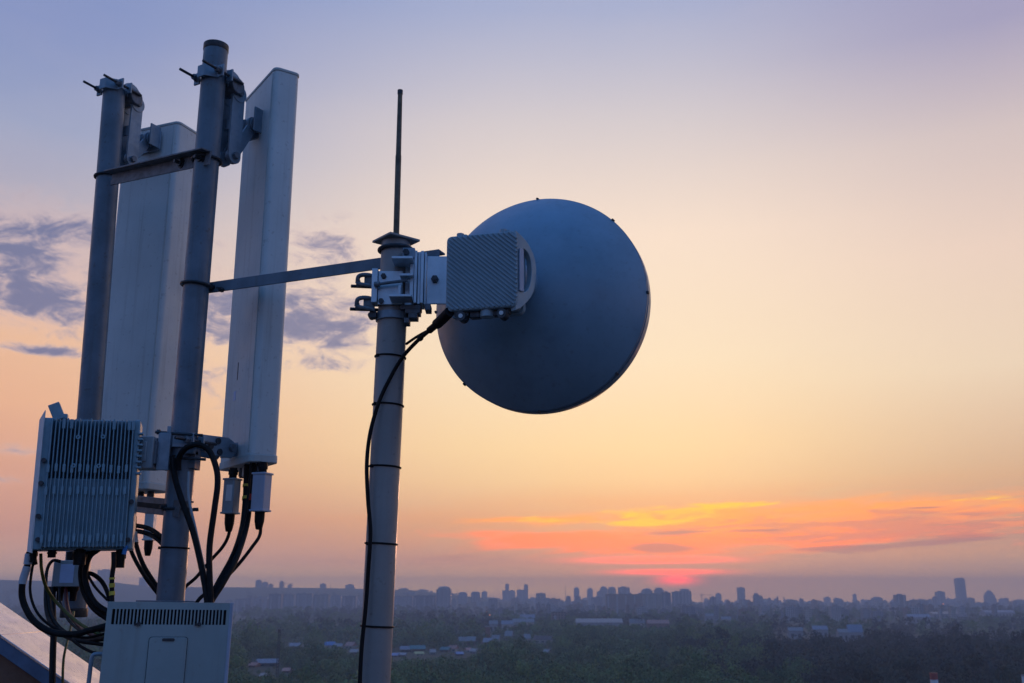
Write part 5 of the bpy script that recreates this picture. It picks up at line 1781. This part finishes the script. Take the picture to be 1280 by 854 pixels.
def make_trees():
    # positions of every tree in the view, nearest first
    spots = []
    g = np.random.default_rng(5)

    def fill(pa, pb, ya, yb, step, keep, dark):
        y = ya
        while y < yb:
            xa, xb = gx(pa, y), gx(pb, y)
            n = max(1, int((xb - xa) / step))
            xs = xa + (np.arange(n) + g.uniform(-0.45, 0.45, n) + 0.5) * (xb - xa) / n
            ys = y + g.uniform(-0.5, 0.5, n) * step
            for x_, y_ in zip(xs, ys):
                k = keep(640 + x_ / (KH * y_), y_, x_)
                if g.uniform() < k:
                    spots.append((y_, x_, dark(640 + x_ / (KH * y_), y_)))
            y += step * 0.9 * (1 + (y - ya) / 4000)

    def clump(x, y, s=1.0):
        return 0.5 + 0.5 * math.sin(x / 83 * s + 1.3) * math.sin(y / 119 * s + 0.4) + 0.25 * math.sin(x / 31 * s + y / 57 * s)
    houses = [(gx((a0 + a1) / 2, Yh), Yh, (a1 - a0) * KH * Yh) for a0, a1, row, Yh in SIGHT]

    def clear(x, y):
        for hx_, hy_, hw_ in houses:
            if abs(x - hx_) < hw_ * 0.7 + 2.5 and hy_ - 12 < y < hy_ + hw_ * 0.5 + 3:
                return 0.0
        return 1.0

    def limit(x, y, rad):
        """gardens and yards in front of low buildings keep only low trees"""
        px_ = 640 + x / (KH * y)
        dp = rad / (KH * y)
        best = 99.0
        for a0, a1, row, Yh in SIGHT:
            if y < Yh and a0 - dp < px_ < a1 + dp:
                best = min(best, P(640, row, y).z - gz(x, y))
        return best
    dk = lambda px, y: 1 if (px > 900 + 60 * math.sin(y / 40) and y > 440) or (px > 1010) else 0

    def edge(px):           # far limit of the near wood, by picture column
        return float(np.interp(px, [200, 330, 450, 560, 650, 760, 860, 940, 1000, 1100, 1200, 1300], [600, 560, 620, 680, 740, 800, 830, 720, 765, 800, 800, 800]))
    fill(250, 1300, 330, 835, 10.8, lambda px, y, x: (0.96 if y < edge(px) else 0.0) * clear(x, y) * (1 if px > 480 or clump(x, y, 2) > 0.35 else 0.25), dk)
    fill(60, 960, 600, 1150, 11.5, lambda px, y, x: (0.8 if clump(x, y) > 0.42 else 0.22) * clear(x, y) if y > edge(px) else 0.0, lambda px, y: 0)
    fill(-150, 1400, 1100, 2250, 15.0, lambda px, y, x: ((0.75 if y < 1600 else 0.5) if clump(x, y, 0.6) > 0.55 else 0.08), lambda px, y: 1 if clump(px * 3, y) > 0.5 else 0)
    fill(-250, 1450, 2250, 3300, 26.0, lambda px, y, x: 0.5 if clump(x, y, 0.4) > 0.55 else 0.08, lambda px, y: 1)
    spots.sort()

    def trunk_mesh(hgt, r):
        b = MB()
        b.cyl((0, 0, 0), (0, 0, hgt * 0.75), r, r * 0.35, 7)
        for k in range(4):
            a_ = k * 1.7
            z = hgt * (0.35 + 0.1 * k)
            b.cyl((0, 0, z), (math.cos(a_) * hgt * 0.17, math.sin(a_) * hgt * 0.17, z + hgt * 0.16), r * 0.4, r * 0.12, 5)
        me = bpy.data.meshes.new('trunk')
        me.from_pydata([tuple(q) for q in b.v], [], b.f)
        me.materials.append(M_TRUNK)
        return me
    protos = []
    for k in range(6):
        rad, hgt = (6.2 + 0.8 * (k % 3), 14.0 + 1.3 * (k % 4))
        q = crown_cloud(20, 78, rad, hgt, 2.4, 0.40, 40 + k)
        row = []
        for dark in (0, 1):
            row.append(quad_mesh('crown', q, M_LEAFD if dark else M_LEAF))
        protos.append((trunk_mesh(hgt, 0.28), row))
    LB = {0: ('light green leafy tree in the near wood along the bottom edge', 'leafy trees along the bottom edge'),
          1: ('dark tree in the dense wood at lower right', 'dark trees of the right-hand wood')}
    near = [s for s in spots if 270 < 640 + s[1] / (KH * s[0]) < 1295 and not (440 < 640 + s[1] / (KH * s[0]) < 480)][:290]
    nearset = set(near)
    proto_obj = {}
    for i, (y, x, dark) in enumerate(near):
        k = int(g.integers(0, 6))
        t = bpy.data.objects.new('tree', None)
        COL.objects.link(t)
        t.empty_display_size = 1
        t.location = (x, y, gz(x, y) - 0.2)
        t.rotation_euler = (0, 0, float(g.uniform(0, 6.28)))
        s = min(float(g.uniform(0.58, 1.28)), limit(x, y, 5) / 17.0)
        s = max(s, 0.12)
        t.scale = (s, s, s * float(g.uniform(0.9, 1.12)))
        tag(t, LB[dark][0], 'tree', LB[dark][1])
        for nm, me in (('trunk', protos[k][0]), ('crown', protos[k][1][dark])):
            c = bpy.data.objects.new(nm, me)
            COL.objects.link(c)
            c.parent = t
    # everything farther reads as one mass: woods
    lows = {}
    for k in range(6):
        rad, hgt = (6.0 + 0.8 * (k % 3), 13.8 + 1.3 * (k % 4))
        lows[k] = (crown_cloud(15, 36, rad, hgt, 1.2, 0.60, 80 + k), crown_cloud(7, 14, rad, hgt, 0.8, 1.25, 120 + k))
    out = {0: [], 1: []}
    tone = {0: [], 1: []}
    for s_ in spots:
        if s_ in nearset:
            continue
        y, x, dark = s_
        k = int(g.integers(0, 6))
        q = lows[k][0 if y < 900 else 1]
        a_ = g.uniform(0, 6.28)
        sc = min(g.uniform(0.62, 1.28), limit(x, y, 5) / 17.0)
        if sc < 0.12:
            continue
        rot = np.array([[math.cos(a_), -math.sin(a_), 0], [math.sin(a_), math.cos(a_), 0], [0, 0, 1]])
        sc3 = np.array([sc, sc, sc * g.uniform(0.85, 1.15)])
        tone[dark].append(np.full(len(q) * 4, g.uniform(0, 1) ** 1.3, np.float32))
        out[dark].append((q @ rot.T) * sc3 + np.array([x, y, gz(x, y) - 0.2]))
    for dark, nm in ((0, 'woods'), (1, 'woods')):
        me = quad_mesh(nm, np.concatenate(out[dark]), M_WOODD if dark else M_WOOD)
        ta = me.attributes.new('tone', 'FLOAT', 'POINT')
        ta.data.foreach_set('value', np.concatenate(tone[dark]))
        o = bpy.data.objects.new(nm, me)
        COL.objects.link(o)
        tag(o, 'dark mass of woodland spreading towards the city on the right' if dark else 'green mass of woodland and gardens between halls and houses', 'woodland', None, 'stuff')


make_trees()

# ================================================================== HAZE
hz = MB().box((0, 0, 61), (11600, 11600, 126)).build('haze', M_DECK)
hz.data.materials.clear()
m = bpy.data.materials.new('evening haze')
m.use_nodes = True
T = NT(m.node_tree)
pv = T.n('ShaderNodeVolumePrincipled')
pv.inputs['Color'].default_value = (0.82, 0.89, 1.0, 1)
pv.inputs['Density'].default_value = HAZE_D
pv.inputs['Anisotropy'].default_value = 0.0
pv.inputs['Density Attribute'].default_value = ''
o_ = T.n('ShaderNodeOutputMaterial')
T.l(pv.outputs[0], o_.inputs['Volume'])
hz.data.materials.append(m)
hz['kind'] = 'stuff'
hz['label'] = 'thin violet evening haze over the plain and city'
hz['category'] = 'haze'
# ------------------------------------------------------------------ render settings
scene.render.engine = 'CYCLES'
cy = scene.cycles
cy.use_denoising = True
cy.max_bounces = 6
cy.diffuse_bounces = 3
cy.glossy_bounces = 3
cy.transmission_bounces = 2
cy.volume_bounces = 0
cy.sample_clamp_indirect = 4
scene.view_settings.view_transform = 'Standard'
scene.view_settings.look = 'None'
scene.view_settings.exposure = 0
scene.view_settings.gamma = 1
